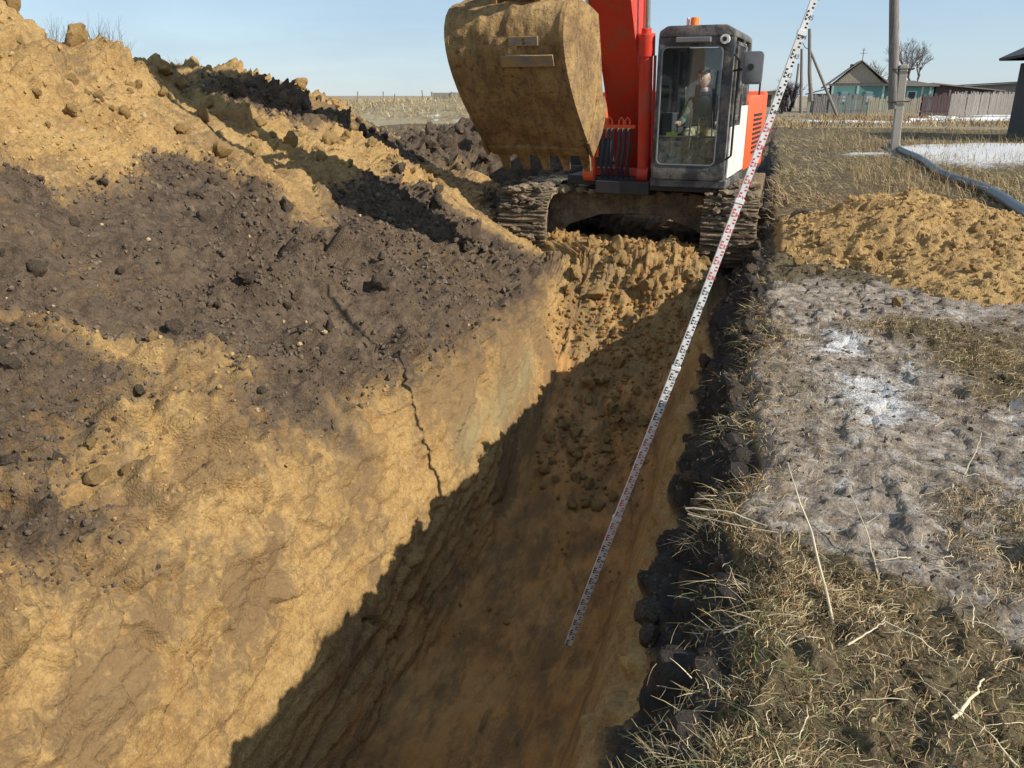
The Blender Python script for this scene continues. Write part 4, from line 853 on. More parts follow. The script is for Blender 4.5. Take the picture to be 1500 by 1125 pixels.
# hands closed on the levers: palm belongs to the body, fingers rooted in it
for sx, hx in ((-1, -.275), (1, .235)):
    py, pz = (-.42, .225) if sx < 0 else (-.39, .225)
    for k in range(4):
        ln = (.030, .034, .032, .026)[k]; x0 = hx - .024 + k * .016
        b = MB(); b.tube([(x0, py + .02, pz + .008), (x0, py - .018, pz + .012), (x0, py - .018 - ln * .7, pz - .012), (x0, py - .012 - ln * .3, pz - .034)], [.0095, .0095, .0085, .007], 8); b.build('finger', SKIN, per, 60)
    b = MB(); b.tube([(hx - sx * .030, py + .035, pz), (hx - sx * .045, py + .005, pz + .004), (hx - sx * .032, py - .020, pz + .006)], [.011, .010, .008], 8); b.build('thumb', SKIN, per, 60)

# ------------------------------------------------------------------ levelling staff
LB = Vector((-1.155, 5.0, -2.34)); LT = Vector((.245, 4.98, 2.58)); STL = 5.12
def staff_material():
    t = NT('staff_print'); uv = t.n.new('ShaderNodeUVMap'); uv.uv_map = 'staff'; sp = t.n.new('ShaderNodeSeparateXYZ'); t.link(uv.outputs[0], sp.inputs[0])
    u, v = sp.outputs[0], sp.outputs[1]                       # u across 0..1, v in metres from the foot
    red = t.math('GREATER_THAN', t.math('MODULO', v, 2.0), 1.0)
    ink = t.mix(red, (.012, .012, .014), (.62, .02, .05))
    cm = t.math('LESS_THAN', t.math('MODULO', v, .02), .01)   # centimetre blocks
    dm = t.math('MODULO', v, .10); low = t.math('LESS_THAN', dm, .05)
    left = t.math('MULTIPLY', t.math('GREATER_THAN', u, .08), t.math('LESS_THAN', u, .44)); right = t.math('MULTIPLY', t.math('GREATER_THAN', u, .56), t.math('LESS_THAN', u, .92))
    spine = t.math('MULTIPLY', t.math('GREATER_THAN', u, .08), t.math('LESS_THAN', u, .19)); sp2 = t.math('MULTIPLY', low, spine)
    side_ = t.math('ADD', t.math('MULTIPLY', low, left), t.math('MULTIPLY', t.math('SUBTRACT', 1., low), right))
    blk = t.math('ADD', t.math('MULTIPLY', cm, side_), sp2, clamp=True)
    big = t.math('MULTIPLY', t.math('GREATER_THAN', dm, .058), t.math('LESS_THAN', dm, .092)); 
    c = t.mix(blk, (.80, .80, .78), ink)
    return t.done(t.mix(t.ramp(t.noise(6, 5, .7), [(.45, 0.), (.75, .35)]), c, (.35, .28, .2)), .45)
def staff():
    root = tag(empty('levelling_staff', LB), 'tall telescopic measuring staff leaning out of the trench, marked in red and black', 'measuring staff')
    d = (LT - LB); n = 60; pts = []
    for i in range(n + 1):
        f = i / n; p = d * f; p.x -= .055 * sin(pi * f) * -1.0 * .6 - (.03 * (1 - f) ** 6); pts.append(p)
    L_ = d.length; view = Vector((0.25, -1, .0)).normalized()
    red = staff_material(); inkb = plain('black_ink', (.012, .012, .014), .5); inkr = plain('red_ink', (.6, .02, .04), .5); white = plain('staff_white', (.8, .8, .78), .45, .05)
    secs = [(0, 1.22, .027), (1.22, 2.42, .0245), (2.42, 3.58, .022), (3.58, 4.45, .0195), (4.45, STL, .017)]
    for a, b_, w in secs:
        me = bpy.data.meshes.new('staff_section'); bm = bmesh.new(); uvl = bm.loops.layers.uv.new('staff'); rings = []
        i0, i1 = int(a / STL * n), int(b_ / STL * n)
        for i in range(i0, i1 + 1):
            p = pts[i]; t_ = (pts[min(i + 1, n)] - pts[max(i - 1, 0)]).normalized(); r = t_.cross(view).normalized() * w; fr = r.cross(t_).normalized() * .011
            if fr.dot(view) < 0: fr = -fr
            if r.x < 0: r = -r
            rings.append((i, [bm.verts.new(p + q) for q in (-r + fr, r + fr, r - fr, -r - fr)]))
        for (ia, A), (ib, B_) in zip(rings, rings[1:]):
            for k in range(4):
                f = bm.faces.new([A[k], A[(k + 1) % 4], B_[(k + 1) % 4], B_[k]]); u0, u1 = ((0, 1), (.95, 1), (1, 0), (0, .05))[k]
                for lp_, uvv in zip(f.loops, ((u0, ia), (u1, ia), (u1, ib), (u0, ib))): lp_[uvl].uv = (uvv[0], uvv[1] / n * STL)
        bm.faces.new(rings[0][1][::-1]); bm.faces.new(rings[-1][1]); bmesh.ops.recalc_face_normals(bm, faces=bm.faces); bm.to_mesh(me); bm.free(); put('staff_section', me, red, root)
        if b_ < STL:
            i = i1; p = pts[i]; t_ = (pts[i + 1] - pts[i - 1]).normalized(); bb_ = MB(); bb_.bar(p - t_ * .012, p + t_ * .012, 2 * w + .008, .030, up=view); bb_.build('locking_collar', white, root)
    # decimetre numerals
    for k in range(1, 51):
        v = k * .10; f = v / STL * n; i = int(f)
        if i >= n: break
        p = pts[i].lerp(pts[i + 1], f - i); t_ = (pts[i + 1] - pts[i]).normalized(); r = t_.cross(view).normalized()
        if r.x < 0: r = -r
        fr = t_.cross(r).normalized(); fr = fr if fr.dot(view) > 0 else -fr
        lo = text_obj('numeral', '%02d' % k, .034, inkr if int(v + 1e-6) % 2 else inkb, root, .9)
        mt = Matrix((r, t_, fr)).transposed().to_4x4(); low = (k % 2)
        mt.translation = p + fr * .0125 - r * (.001 if True else .02) - t_ * .0 + t_ * .006; lo.matrix_local = mt
staff()
# ------------------------------------------------------------------ poles
WOOD = NT('weathered_pole_wood'); _n = WOOD.noise(5, 6, .7, stretch=(6, 6, .25)); WOOD = WOOD.done(WOOD.ramp(_n, [(.3, (.085, .070, .060)), (.5, (.19, .165, .145)), (.7, (.32, .29, .26))]), .9, bump=WOOD.bump(_n, .6, .02))
CONC = plain('pole_concrete', (.36, .32, .26), .9, .22, 6, bump=.4); WIRE = plain('rusty_wire', (.05, .035, .03), .7)
def utility_pole(x, y, h, r, label, stub=2.4, lean=(0, 0), group=None, side=1):
    root = tag(empty('utility_pole', (x, y, 0)), label, 'utility pole', group)
    z0 = 1.25 if stub else -.1; off = -.19 * side if stub else 0
    b = MB(); b.tube([(off, 0, z0), (off + lean[0] * .5, lean[1] * .5, h / 2), (off + lean[0], lean[1], h)], [r * 1.12, r, r * .82], 14); b.build('wooden_post', WOOD, root, 50)
    if stub:
        b = MB(); b.bar((.02 * side, 0, -.2), (-.10 * side, 0, stub), .24, .22); b.build('concrete_stub', CONC, root, bevel=.02)
        for z in (1.45, stub - .12):
            b = MB(); b.tube([(off - r - .05, -r - .03, z), (.19 * side, -.15, z + .01), (.19 * side, .15, z), (off - r - .05, r + .03, z), (off - r - .05, -r - .03, z)], .018, 6); b.build('wire_binding', WIRE, root)
    return root
utility_pole(3.36, 27, 8.5, .13, 'near wooden pole strapped to a concrete stub on the right bank', 2.45, (-.85, 0))
p2 = utility_pole(2.15, 72, 6.55, .15, 'tall far pole with a slanting brace at the left end of the picket fence', 2.2, (-.75, 0), side=-1)
b = MB(); b.tube([(2.35, 0, -.05), (-.35, 0, 5.0)], [.13, .10], 10); b.build('brace', WOOD, p2, 50)
b = MB(); b.tube([(-.4, 0, 5.05), (-.75, 0, 5.2), (-1.0, 0, 5.6)], .03, 6); b.build('bracket', WIRE, p2)
utility_pole(2.03, 88, 5.9, .15, 'second far pole just left of the braced pole', 0, (-.6, 0))
utility_pole(1.75, 118, 5.6, .16, 'most distant short pole left of the braced pole', 0)
utility_pole(.35, 105, 4.6, .10, 'thin far pole beside the pale sheds behind the staff', 0)

# ------------------------------------------------------------------ house, sheds, fences
def planks_mat(name, a, b_): 
    t = NT(name); n = t.noise(3, 5, .7, stretch=(7, 7, .5)); return t.done(t.ramp(n, [(.3, a), (.7, b_)]), .9, bump=t.bump(n, .5, .02))
GREYPL = planks_mat('grey_weathered_planks', (.13, .115, .10), (.33, .30, .27)); PALEPL = planks_mat('pale_new_planks', (.34, .27, .18), (.52, .43, .30)); REDPL = planks_mat('dark_red_planks', (.06, .035, .04), (.16, .10, .10)); GABPL = planks_mat('gable_boards', (.27, .225, .17), (.50, .43, .34))
TEAL = plain('teal_wall_paint', (.13, .27, .25), .8, .25, 2); TEALW = plain('pale_blue_trim', (.42, .55, .56), .7, .1); ROOFM = plain('weathered_roof_sheet', (.27, .235, .20), .8, .3, 3); DARKR = plain('tarred_roof', (.06, .055, .055), .85, .3, 2); GLB = plain('dark_window_pane', (.03, .035, .045), .15, .1)
def fence_run(label, x0, y0, x1, y1, h, mat, seed, gap=.135):
    root = tag(empty('picket_fence', (x0, y0, 0)), label, 'fence'); rs = random.Random(seed); L = hypot(x1 - x0, y1 - y0); dx, dy = (x1 - x0) / L, (y1 - y0) / L
    b = MB(); n = int(L / gap)
    for i in range(n):
        s = (i + .5) * gap; w = gap * rs.uniform(.30, .42); hh = h * rs.uniform(.90, 1.05); t = rs.uniform(-.03, .03)
        if rs.random() < .03: continue
        a, c = s - w, s + w
        b.quadbox([(a * dx, a * dy, -.05), (c * dx, c * dy, -.05), (c * dx - dy * .03, c * dy + dx * .03, -.05), (a * dx - dy * .03, a * dy + dx * .03, -.05),
                   ((a + t) * dx, (a + t) * dy, hh), ((c + t) * dx, (c + t) * dy, hh - .03), ((c + t) * dx - dy * .03, (c + t) * dy + dx * .03, hh - .03), ((a + t) * dx - dy * .03, (a + t) * dy + dx * .03, hh)])
    o = b.build('pickets', mat, root); o['kind'] = 'stuff'
    for z in (.45, h - .35):
        b = MB(); b.bar((-dy * .06, dx * .06, z), (L * dx - dy * .06, L * dy + dx * .06, z), .05, .09); b.build('rail', mat, root)
    k = 0.0
    while k <= L:
        b = MB(); b.bar((k * dx - dy * .15, k * dy + dx * .15, -.1), (k * dx - dy * .15, k * dy + dx * .15, h + rs.uniform(-.1, .15)), .12, .12); b.build('fence_post', mat, root); k += 2.6
    return root
fence_run('dark grey picket fence in front of the house gable, left section', 2.7, 76.5, 6.9, 77, 1.75, GREYPL, 1)
fence_run('pale plank fence section behind the concrete footed pole', 6.95, 76, 11.0, 76.2, 1.55, PALEPL, 2, .16)
fence_run('short dark reddish fence section right of the near pole', 11.05, 76.4, 13.2, 76.8, 1.8, REDPL, 3, .12)
fence_run('long grey picket fence running off to the right', 13.3, 77.5, 27.5, 102, 1.95, GREYPL, 4, .15)
fence_run('low grey fence in front of the sheds at far right', 27.6, 102, 38, 106, 2.0, GREYPL, 5, .2)
hs = tag(empty('village_house', (7.1, 90, 0)), 'teal wooden house with a grey boarded gable behind the fences', 'house')
b = MB(); b.box(-2.35, 2.35, .0, 6, -.1, 2.75); b.box(2.351, 6.9, 1.0, 6, -.1, 2.60); b.build('wall', TEAL, hs)
for i in range(32):
    x = -2.2 + i * .142; hh = 2.78 + max(.05, (2.2 - abs(x)) / 2.2 * 1.98 - .1); b = MB(); b.box(x - .062, x + .062, -.05, -.01, 2.80, hh); b.build('gable_board', GABPL, hs)
b = MB(); b.prism([(-2.25, 2.76), (2.25, 2.76), (0, 4.75)], .0, 6.0, 'y'); b.build('gable', GABPL, hs)
for s_ in (-1, 1):
    b = MB(); b.prism([(s_ * 3.2, 2.46), (s_ * 3.17, 2.36), (0, 4.82), (0, 4.92)], -.35, 6.3, 'y'); b.build('roof_slope', ROOFM, hs)
b = MB(); b.prism([(.9, 2.60), (7.3, 2.50), (7.3, 2.60), (5, 3.02), (1.2, 3.2)], .6, 6.2, 'y'); b.build('low_roof', ROOFM, hs)
b = MB(); b.bar((-2.75, -.38, 2.66), (2.75, -.38, 2.66), .06, .18); b.bar((2.8, .96, 2.56), (7.3, .96, 2.52), .06, .12); b.build('eaves_board', plain('brown_eaves', (.14, .10, .10), .8), hs)
for x in (-2.32, -.0, 2.32): b = MB(); b.box(x - .10, x + .10, -.04, -.005, 0, 2.6); b.build('corner_trim', TEALW, hs)
for x in (5.9, 6.6): b = MB(); b.box(x - .08, x + .08, .95, .995, 0, 2.5); b.build('corner_trim', TEALW, hs)
for x, y in ((-1.15, -.0), (1.1, -.0), (3.9, 1.0), (5.0, 1.0)):
    b = MB(); b.box(x - .45, x + .45, y - .06, y - .01, 1.0, 2.1); w = b.build('window', TEALW if x > 3 else TEAL, hs)
    b = MB(); b.box(x - .30, x + .30, y - .08, y - .062, 1.1, 2.0); b.build('pane', GLB if x > 3 else TEALW, w)
b = MB(); b.tube([(0.05, 0, 4.8), (0.05, 0, 6.0)], .035, 6); b.bar((-.25, 0, 5.5), (.4, 0, 5.5), .03); b.bar((-.1, 0, 5.8), (.25, 0, 5.8), .03); b.build('roof_antenna', WIRE, hs)
b = MB(); b.box(-.95, -.6, .3, .7, 3.9, 4.55); b.build('chimney', DARKR, hs)
an = tag(empty('annex', (3.9, 91, 0)), 'small low blue roofed annex at the left side of the teal house', 'annex')
b = MB(); b.box(-1.2, .8, 0, 4, 0, 1.85); b.build('wall', GREYPL, an); b = MB(); b.prism([(-1.5, 1.75), (.82, 2.35), (.82, 2.45), (-1.5, 1.86)], -.3, 4.2, 'y'); b.build('roof', plain('blue_sheet_roof', (.13, .22, .28), .6), an)
def shed(x, y, w, d, h0, h1, label, rm, wm=None, rz=0):
    r = tag(empty('shed', (x, y, 0), rz), label, 'shed'); b = MB(); b.prism([(0, -.1), (w, -.1), (w, h1), (0, h0)], 0, d, 'y'); b.build('wall', wm or GREYPL, r)
    b = MB(); b.prism([(-.3, h0 + .02), (w + .4, h1 + .02), (w + .4, h1 + .14), (-.3, h0 + .14)], -.5, d + .2, 'y'); b.build('roof', rm, r)
    b = MB(); b.box(w * .3, w * .3 + .9, -.06, -.01, 0, 1.8); b.build('door', DARKR, r); return r
shed(14.3, 92, 5.6, 5, 2.7, 2.0, 'grey lean-to shed with a pale sloping roof right of the house', ROOFM, REDPL)
shed(18, 104, 12, 6, 2.6, 3.3, 'long dark roofed shed beyond the right end of the house', DARKR)
shed(29, 108, 16, 6, 3.35, 3.1, 'furthest dark shed at the right edge behind the fence', DARKR)
shed(-3.2, 125, 3.4, 4, 2.0, 2.4, 'small pale shed in the distance behind the excavator mirror', ROOFM, PALEPL)
shed(-1.0, 140, 3.4, 4, 2.2, 1.8, 'small whitewashed shed left of the far poles', ROOFM, WHITEP)
# near building at the right edge
nb = tag(empty('outbuilding', (9.45, 36, 0)), 'dark timber outbuilding with overhanging grey roof at the right edge', 'outbuilding')
b = MB(); b.box(0, 5, 0, 5, -.2, 2.9); b.build('wall', planks_mat('dark_timber', (.035, .028, .026), (.09, .075, .07)), nb)
b = MB(); b.prism([(-.75, 3.12), (-.72, 3.02), (2.5, 4.55), (5.72, 3.02), (5.75, 3.12), (2.5, 4.75)], -.8, 5.5, 'y')
bmesh.ops.triangulate(b.bm, faces=[f for f in b.bm.faces if len(f.verts) > 4]); b.build('roof', DARKR, nb)
b = MB(); b.tube([(-.70, -.7, 3.0), (-.35, -.6, 2.9), (-.06, -.1, 2.5), (-.06, -.1, .6)], .055, 10); b.build('drainpipe', WHITEP, nb, 50)
b = MB(); b.box(-.05, .10, -.06, .0, .0, 2.9); b.build('corner_post', DARKR, nb)

# ------------------------------------------------------------------ bare trees and bushes
def twigs(b, p, d, L, r, depth, rs, spread=.5, kids=3, n=4, up=.15):
    d = d.normalized(); q = p + d * L; mid = p + d * L * .5 + Vector((rs.uniform(-1, 1), rs.uniform(-1, 1), rs.uniform(-.5, .5))) * L * .07
    b.tube([p, mid, q], [r, r * .85, r * .62], n, caps=False)
    if depth <= 0: return
    for k in range(kids):
        nd = (d + Vector((rs.uniform(-1, 1), rs.uniform(-1, 1), rs.uniform(-.7, 1) + up)) * spread * 1.4).normalized()
        twigs(b, p.lerp(q, rs.uniform(.55, 1.0)), nd, L * rs.uniform(.60, .82), r * .58, depth - 1, rs, spread, kids, max(3, n - 1), up)
BARK = plain('bare_twig_bark', (.115, .085, .070), .9, .3)
def bare_tree(name, x, y, z, h, label, cat, seed, depth=5, stems=1, spread=.55, kids=3, r=.02, group=None, mat=None):
    root = tag(empty(name, (x, y, z)), label, cat, group); rs = random.Random(seed); mat = mat or BARK
    if stems == 1:
        b = MB(); b.tube([(0, 0, -.2), (.05, 0, h * .14), (0, .05, h * .28)], [r * 1.3, r * 1.05, r * .9], 8); b.build('trunk', mat, root, 60)
        b = MB()
        for k in range(4): twigs(b, Vector((0, .05, h * rs.uniform(.18, .28))), Vector((rs.uniform(-.8, .8), rs.uniform(-.6, .6), 1)), h * .26, r * .6, depth, rs, spread, kids)
        b.build('crown', mat, root)
    else:
        b = MB()
        for k in range(stems): twigs(b, Vector((rs.uniform(-.1, .1), rs.uniform(-.1, .1), -.1)) * h, Vector((rs.uniform(-.45, .45), rs.uniform(-.45, .45), 1)), h * .42, r, depth, rs, spread, kids, 3)
        b.build('stems', mat, root)
    return root
bare_tree('bare_tree', 14.8, 112, 0, 8.6, 'leafless spreading tree behind the teal house', 'tree', 5, 5, 1, .55, 3, .22)
bare_tree('bare_tree', 11.6, 118, 0, 7.0, 'smaller leafless tree half hidden by the near pole', 'tree', 8, 4, 1, .55, 3, .18)
DKT = plain('dark_bush_twigs', (.055, .038, .042), .9)
bare_tree('dark_bush', .9, 96, 0, 3.6, 'dark leafless bush at the foot of the far poles', 'bush', 11, 4, 9, .45, 3, .09, mat=DKT)
bare_tree('dark_bush', .2, 84, 0, 1.5, 'low dark bush below the staff at the end of the trench line', 'bush', 12, 4, 8, .6, 3, .06, mat=DKT)
bare_tree('dry_bush', -8.05, 8.6, 1.55, 1.05, 'tall dry bush of thin twigs on the crest of the heap', 'bush', 21, 3, 9, .28, 3, .007)
bare_tree('dry_bush', -8.35, 8.2, 1.5, 1.05, 'left hand dry bush of thin twigs behind the boulder on the crest', 'bush', 23, 3, 6, .28, 3, .007)
bare_tree('dry_bush', -7.8, 9.9, 1.4, .80, 'small dry bush of thin twigs right of the taller crest bushes', 'bush', 22, 3, 7, .3, 3, .006)
# posts of the fence on top of the embankment, left
rs = random.Random(5)
for k in range(6):
    x = -31.5 + k * 1.9 + rs.uniform(-.5, .5); y = 61.8 - (x + 66) * .065; z = 1.0
    b = MB(); h = rs.uniform(.5, 1.1); b.bar((0, 0, -.3), (rs.uniform(-.12, .12), 0, h), .055, .055)
    o = b.build('fence_post', WOOD); o.location = (x, y, z); tag(o, 'thin weathered post standing on the grassy embankment left of the bucket', 'post', 'posts along the embankment')

cwl = tag(empty('concrete_wall', (-25.2, 59.8, 0)), 'low pale grey concrete wall on the skyline just left of the bucket', 'wall')
for k in range(4):
    b = MB(); b.box(k * 1.6, k * 1.6 + 1.57, 0, .2, 1.45, 1.86 + .02 * k); b.build('wall_panel', CONC, cwl, bevel=.02)
    b = MB(); b.box(k * 1.6 - .08, k * 1.6 + .06, -.04, .24, .3, 1.92); b.build('wall_post', CONC, cwl)
b = MB(); b.box(0, 6.4, .02, .18, .3, 1.449); b.build('wall_footing', CONC, cwl)
# ------------------------------------------------------------------ black water pipe on the grass
pp = [(3.62, 30.5), (3.46, 24.9), (3.42, 21), (3.40, 18.0), (3.50, 16.4), (3.45, 14.4), (3.38, 12.6), (3.5, 10.5), (3.9, 8)]
pts = []
for i in range(len(pp) - 1):
    for k in range(8):
        f = k / 8; x = pp[i][0] + (pp[i + 1][0] - pp[i][0]) * f; y = pp[i][1] + (pp[i + 1][1] - pp[i][1]) * f
        pts.append((x + .05 * sin(y * .9), y, .0))
zs = [surf_at(p[0], p[1], 17.5, 20)[0].z for p in pts]; zs = np.convolve(np.pad(zs, 4, mode='edge'), np.ones(9) / 9, 'valid')
pts = [(p[0], p[1], z + .085) for p, z in zip(pts, zs)]
b = MB(); b.tube(pts, .085, 16); pipe = tag(b.build('water_pipe', plain('dusty_black_pipe', (.055, .070, .085), .42, .3, 5), None, 60), 'long dusty black plastic pipe lying on the grass on the right', 'pipe')

# ------------------------------------------------------------------ clods
def rock_mesh(name, seed, sub=3, rough=.22, mat=None):
    rs = np.random.default_rng(seed); bm = bmesh.new(); bmesh.ops.create_icosphere(bm, subdivisions=sub, radius=1.0)
    pl = [(Vector(rs.normal(size=3)).normalized(), rs.uniform(.55, .9)) for _ in range(11)]
    for v in bm.verts:
        n = v.co.normalized(); r = 1.0
        for a, d in pl:
            c = n.dot(a)
            if c > 0: r = min(r, d / max(c, .01))
        nn = float(fbm(np.array([n.x * 3 + seed]), np.array([n.y * 3 + n.z * 2.3]), 4, seed)[0])
        v.co = n * r * (1 + rough * nn)
    me = bpy.data.meshes.new(name); bm.to_mesh(me); bm.free(); me.polygons.foreach_set('use_smooth', [True] * len(me.polygons)); me.set_sharp_from_angle(angle=radians(38))
    if mat: me.materials.append(mat)
    return me
DKC = caked('dark_clod_soil', (.060, .043, .029), (.130, .096, .067), (.24, .185, .128), 5); CLC = caked('clay_clod_soil', (.32, .20, .08), (.44, .285, .115), (.52, .35, .15), 5); CRC = caked('pale_crumb_stone', (.34, .25, .13), (.48, .36, .19), (.58, .46, .28), 5)
dkm = [rock_mesh('soil_clod', 500 + i, 3, .3, DKC) for i in range(5)]; clm = [rock_mesh('clay_clod', 520 + i, 3, .3, CLC) for i in range(5)]
def clod(me, name, x, y, s, label, group, tmin=0, tmax=20, sink=.25, sc=None):
    p, n = surf_at(x, y, tmin, tmax); o = bpy.data.objects.new(name, me); COL.objects.link(o)
    o.location = p + n * s * (1 - sink) * .55; o.rotation_euler = [random.uniform(0, 6.28) for _ in range(3)]; k = sc or (random.uniform(.8, 1.3), random.uniform(.75, 1.1), random.uniform(.6, .9)); o.scale = [s * v for v in k]
    return tag(o, label, 'clod' if name == 'soil_clod' else 'clay lump', group)
clod(clm[0], 'clay_clod', -7.05, 7.25, .14, 'large brown boulder of clay perched alone on the crest of the heap', None, 2, 5, .1)
clod(clm[1], 'clay_clod', -6.95, 6.45, .11, 'clay lump on the highest crest at the left edge of the frame', None, 2, 5)
clod(clm[2], 'clay_clod', -6.9, 11.2, .13, 'orange clay lump on the low end of the heap crest', None, 2, 5)
clod(clm[3], 'clay_clod', -6.85, 12.1, .12, 'clay lump at the very end of the heap skyline', None, 2, 5)
rs = random.Random(77)
def where(x, y, s, kind):
    sz = 'big' if s > .085 else 'middling' if s > .055 else 'small'
    zone = 'near the crest' if x < -5.6 else 'half way up' if x < -4.3 else 'low on the slope' if x < -3.3 else 'above the trench edge'
    dist = 'nearest' if y < 3.6 else 'left of the crack' if y < 6 else 'below the bucket shadow' if y < 8 else 'in machine shadow' if y < 10 else 'at the far end'
    return '%s %s %s, %s' % (sz, kind, zone, dist)
def in_dark(x, y):
    j = int(np.abs(Y[:, 0] - y).argmin()); k = int(np.abs(X[j] - x).argmin()); return dark[j, k] > .45
cnt = 0
while cnt < 210:
    x = rs.uniform(-6.6, -2.9); y = 2.2 + 10.5 * rs.random() ** 1.3
    if y > 9.8 and x > -4.4: continue
    s = .030 + (.085 if y > 5.5 else .045) * rs.random() ** 2.2
    if s < .05 and y > 7: s += .03
    if in_dark(x, y): clod(rs.choice(dkm), 'soil_clod', x, y, s, where(x, y, s, 'dark lump of topsoil'), 'dark clods on the spoil heap', 0, 7.3)
    else: clod(rs.choice(clm), 'clay_clod', x, y, s, where(x, y, s, 'yellow lump of clay'), 'clay lumps on the spoil heap', 0, 7.3)
    cnt += 1
for k in range(60):
    x = rs.uniform(-2.0, -1.0); y = rs.uniform(6.8, 9.2); s = rs.uniform(.03, .085)
    clod(rs.choice(clm), 'clay_clod', x, y, s, ('small' if s < .05 else 'large') + ' clay lump on the trench floor, ' + ('against the sunlit wall' if x < -1.65 else 'in the middle' if x < -1.3 else 'beside the staff side wall') + (', near' if y < 7.6 else ', further back' if y < 8.5 else ', at the ramp foot'), 'loose lumps on the trench floor', 9.9, 12.3)
for k in range(20):
    x = rs.uniform(-2.3, -.7); y = rs.uniform(9.2, 10.2); s = rs.uniform(.05, .13)
    clod(rs.choice(clm), 'clay_clod', x, y, s, ('small' if s < .08 else 'large') + ' orange clay lump on the ramp ' + ('near the left track' if x < -1.8 else 'between the tracks' if x < -1.2 else 'near the right track') + (', low down' if y < 9.6 else ', at the top'), 'clay lumps on the ramp at the trench end', 9.0, 13.2)
for k in range(26):
    x = rs.uniform(-5.6, -3.5); y = rs.uniform(12.6, 14.2); s = rs.uniform(.10, .24)
    clod(rs.choice(dkm), 'soil_clod', x, y, s, ('huge' if s > .18 else 'big') + ' dark lump of topsoil left of the bucket, ' + ('against the heap end' if x < -4.6 else 'beside the clay tongue'), 'big dark lumps by the topsoil heap', 4, 8)
for k in range(26):
    x = rs.uniform(-.35, .15); y = 2 + 9 * rs.random(); s = rs.uniform(.03, .07)
    clod(rs.choice(dkm), 'soil_clod', x, y, s, 'black lump of soil on the shaded bank ' + ('nearest the camera' if y < 4 else 'beside the staff' if y < 7 else 'towards the excavator'), 'black lumps on the shaded bank', 14.2, 16)
for k in range(24):
    x = rs.uniform(.2, 3.6); y = rs.uniform(6.8, 11.6); s = rs.uniform(.035, .09)
    p, n = surf_at(x, y, 16.5, 20)
    o = bpy.data.objects.new('clay_clod', rs.choice(clm)); COL.objects.link(o)
    h = .35 * max(0, 1 - hypot((x - 2.05) / 2.35, (y - 9.6) / 2.75)) ** .8
    o.location = (x, y, h + .01); o.rotation_euler = [rs.uniform(0, 6) for _ in range(3)]; o.scale = (s, s * .85, s * .7); tag(o, ('larger' if s > .06 else 'small') + ' orange lump on the right hand clay heap, ' + ('at its left end' if x < 1 else 'in its middle' if x < 2.2 else 'towards the frame edge') + (', in front' if y < 8.4 else ', at the back' if y > 10.2 else ''), 'clay lump', 'clay lumps at the right hand heap')
clod(dkm[0], 'soil_clod', .42, 10.9, .19, 'dark upright block of turf and soil at the back of the clay heap', None, 16.5, 20, .2, (1.3, .6, 1.0))
clod(dkm[1], 'soil_clod', .95, 11.4, .15, 'smaller dark turf lump behind the clay heap', None, 16.5, 20, .2)
Hm, Hi = HEAPS['topsoil_heap']
hid = np.argwhere((Hi > .5) & (Hm[..., 1] < 15.6))
for k in range(70):
    a, c_ = hid[rs.randrange(len(hid))]; q = Hm[a, c_]; s = rs.uniform(.09, .24)
    o = bpy.data.objects.new('soil_clod', rs.choice(dkm)); COL.objects.link(o); o.location = (q[0], q[1], q[2] + s * .12); o.rotation_euler = [rs.uniform(0, 6) for _ in range(3)]; o.scale = (s, s * rs.uniform(.7, 1.1), s * rs.uniform(.6, .9))
    tag(o, ('big' if s > .16 else 'smaller') + ' grey block of topsoil on the dark heap, ' + ('low in front' if q[1] < 14 else 'half way up' if q[1] < 14.8 else 'near its top'), 'clod', 'grey blocks on the topsoil heap')
# fine crumbs: nobody could count them
ICO = bmesh.new(); bmesh.ops.create_icosphere(ICO, subdivisions=1, radius=1.0); IV = np.array([v.co[:] for v in ICO.verts]); IF = np.array([[v.index for v in f.verts] for f in ICO.faces]); ICO.free()
def crumbs(name, n, sel, size, mat, label, seed, cat='crumbs', pw=2.0, P=None, Nn=None):
    P = globals()['P'] if P is None else P; Nn = globals()['Nn'] if Nn is None else Nn
    rg = np.random.default_rng(seed); w = sel.ravel().astype(float); w /= w.sum(); idx = rg.choice(len(w), n, p=w)
    p = P.reshape(-1, 3)[idx]; nn = Nn.reshape(-1, 3)[idx]; dist = np.linalg.norm(p - np.array([0, 0, 1.6]), axis=1)
    s = (size * (.35 + rg.random(n) ** pw * 1.3) * np.clip(dist / 6, .6, 1.5))[:, None]
    V = IV[None] * (1 + rg.uniform(-.35, .35, (n, len(IV), 1))) * rg.uniform(.6, 1.2, (n, 1, 3)) * s[:, None]
    V = V + (p + nn * s * .25)[:, None]
    F_ = IF[None] + (np.arange(n) * len(IV))[:, None, None]
    me = raw_mesh(name, V.reshape(-1, 3), F_.reshape(-1, 3), False); return tag(put(name, me, mat), label, cat, kind='stuff')
area = np.hypot(np.gradient(S, axis=1), 1e-6) * np.gradient(Y, axis=0) / (1 + .02 * Y ** 2)
hz = heap_w * (Y > 1.2) * (Y < 13)
crumbs('soil_crumbs', 12000, area * hz * (dark > .4) * np.clip(.3 + mixr, 0, 1) ** 1.5, .0145, DKC, 'dark loose crumbs of topsoil strewn over the spoil heap', 1)
crumbs('clay_crumbs', 8000, area * hz * (dark <= .55) * np.clip(.25 + mixr, 0, 1) ** 2, .0125, CLC, 'yellow loose crumbs of clay strewn over the spoil heap', 2)
crumbs('pale_pebbles', 420, area * hz, .016, CRC, 'pale pebbles and clay bits scattered on the dark soil', 3)
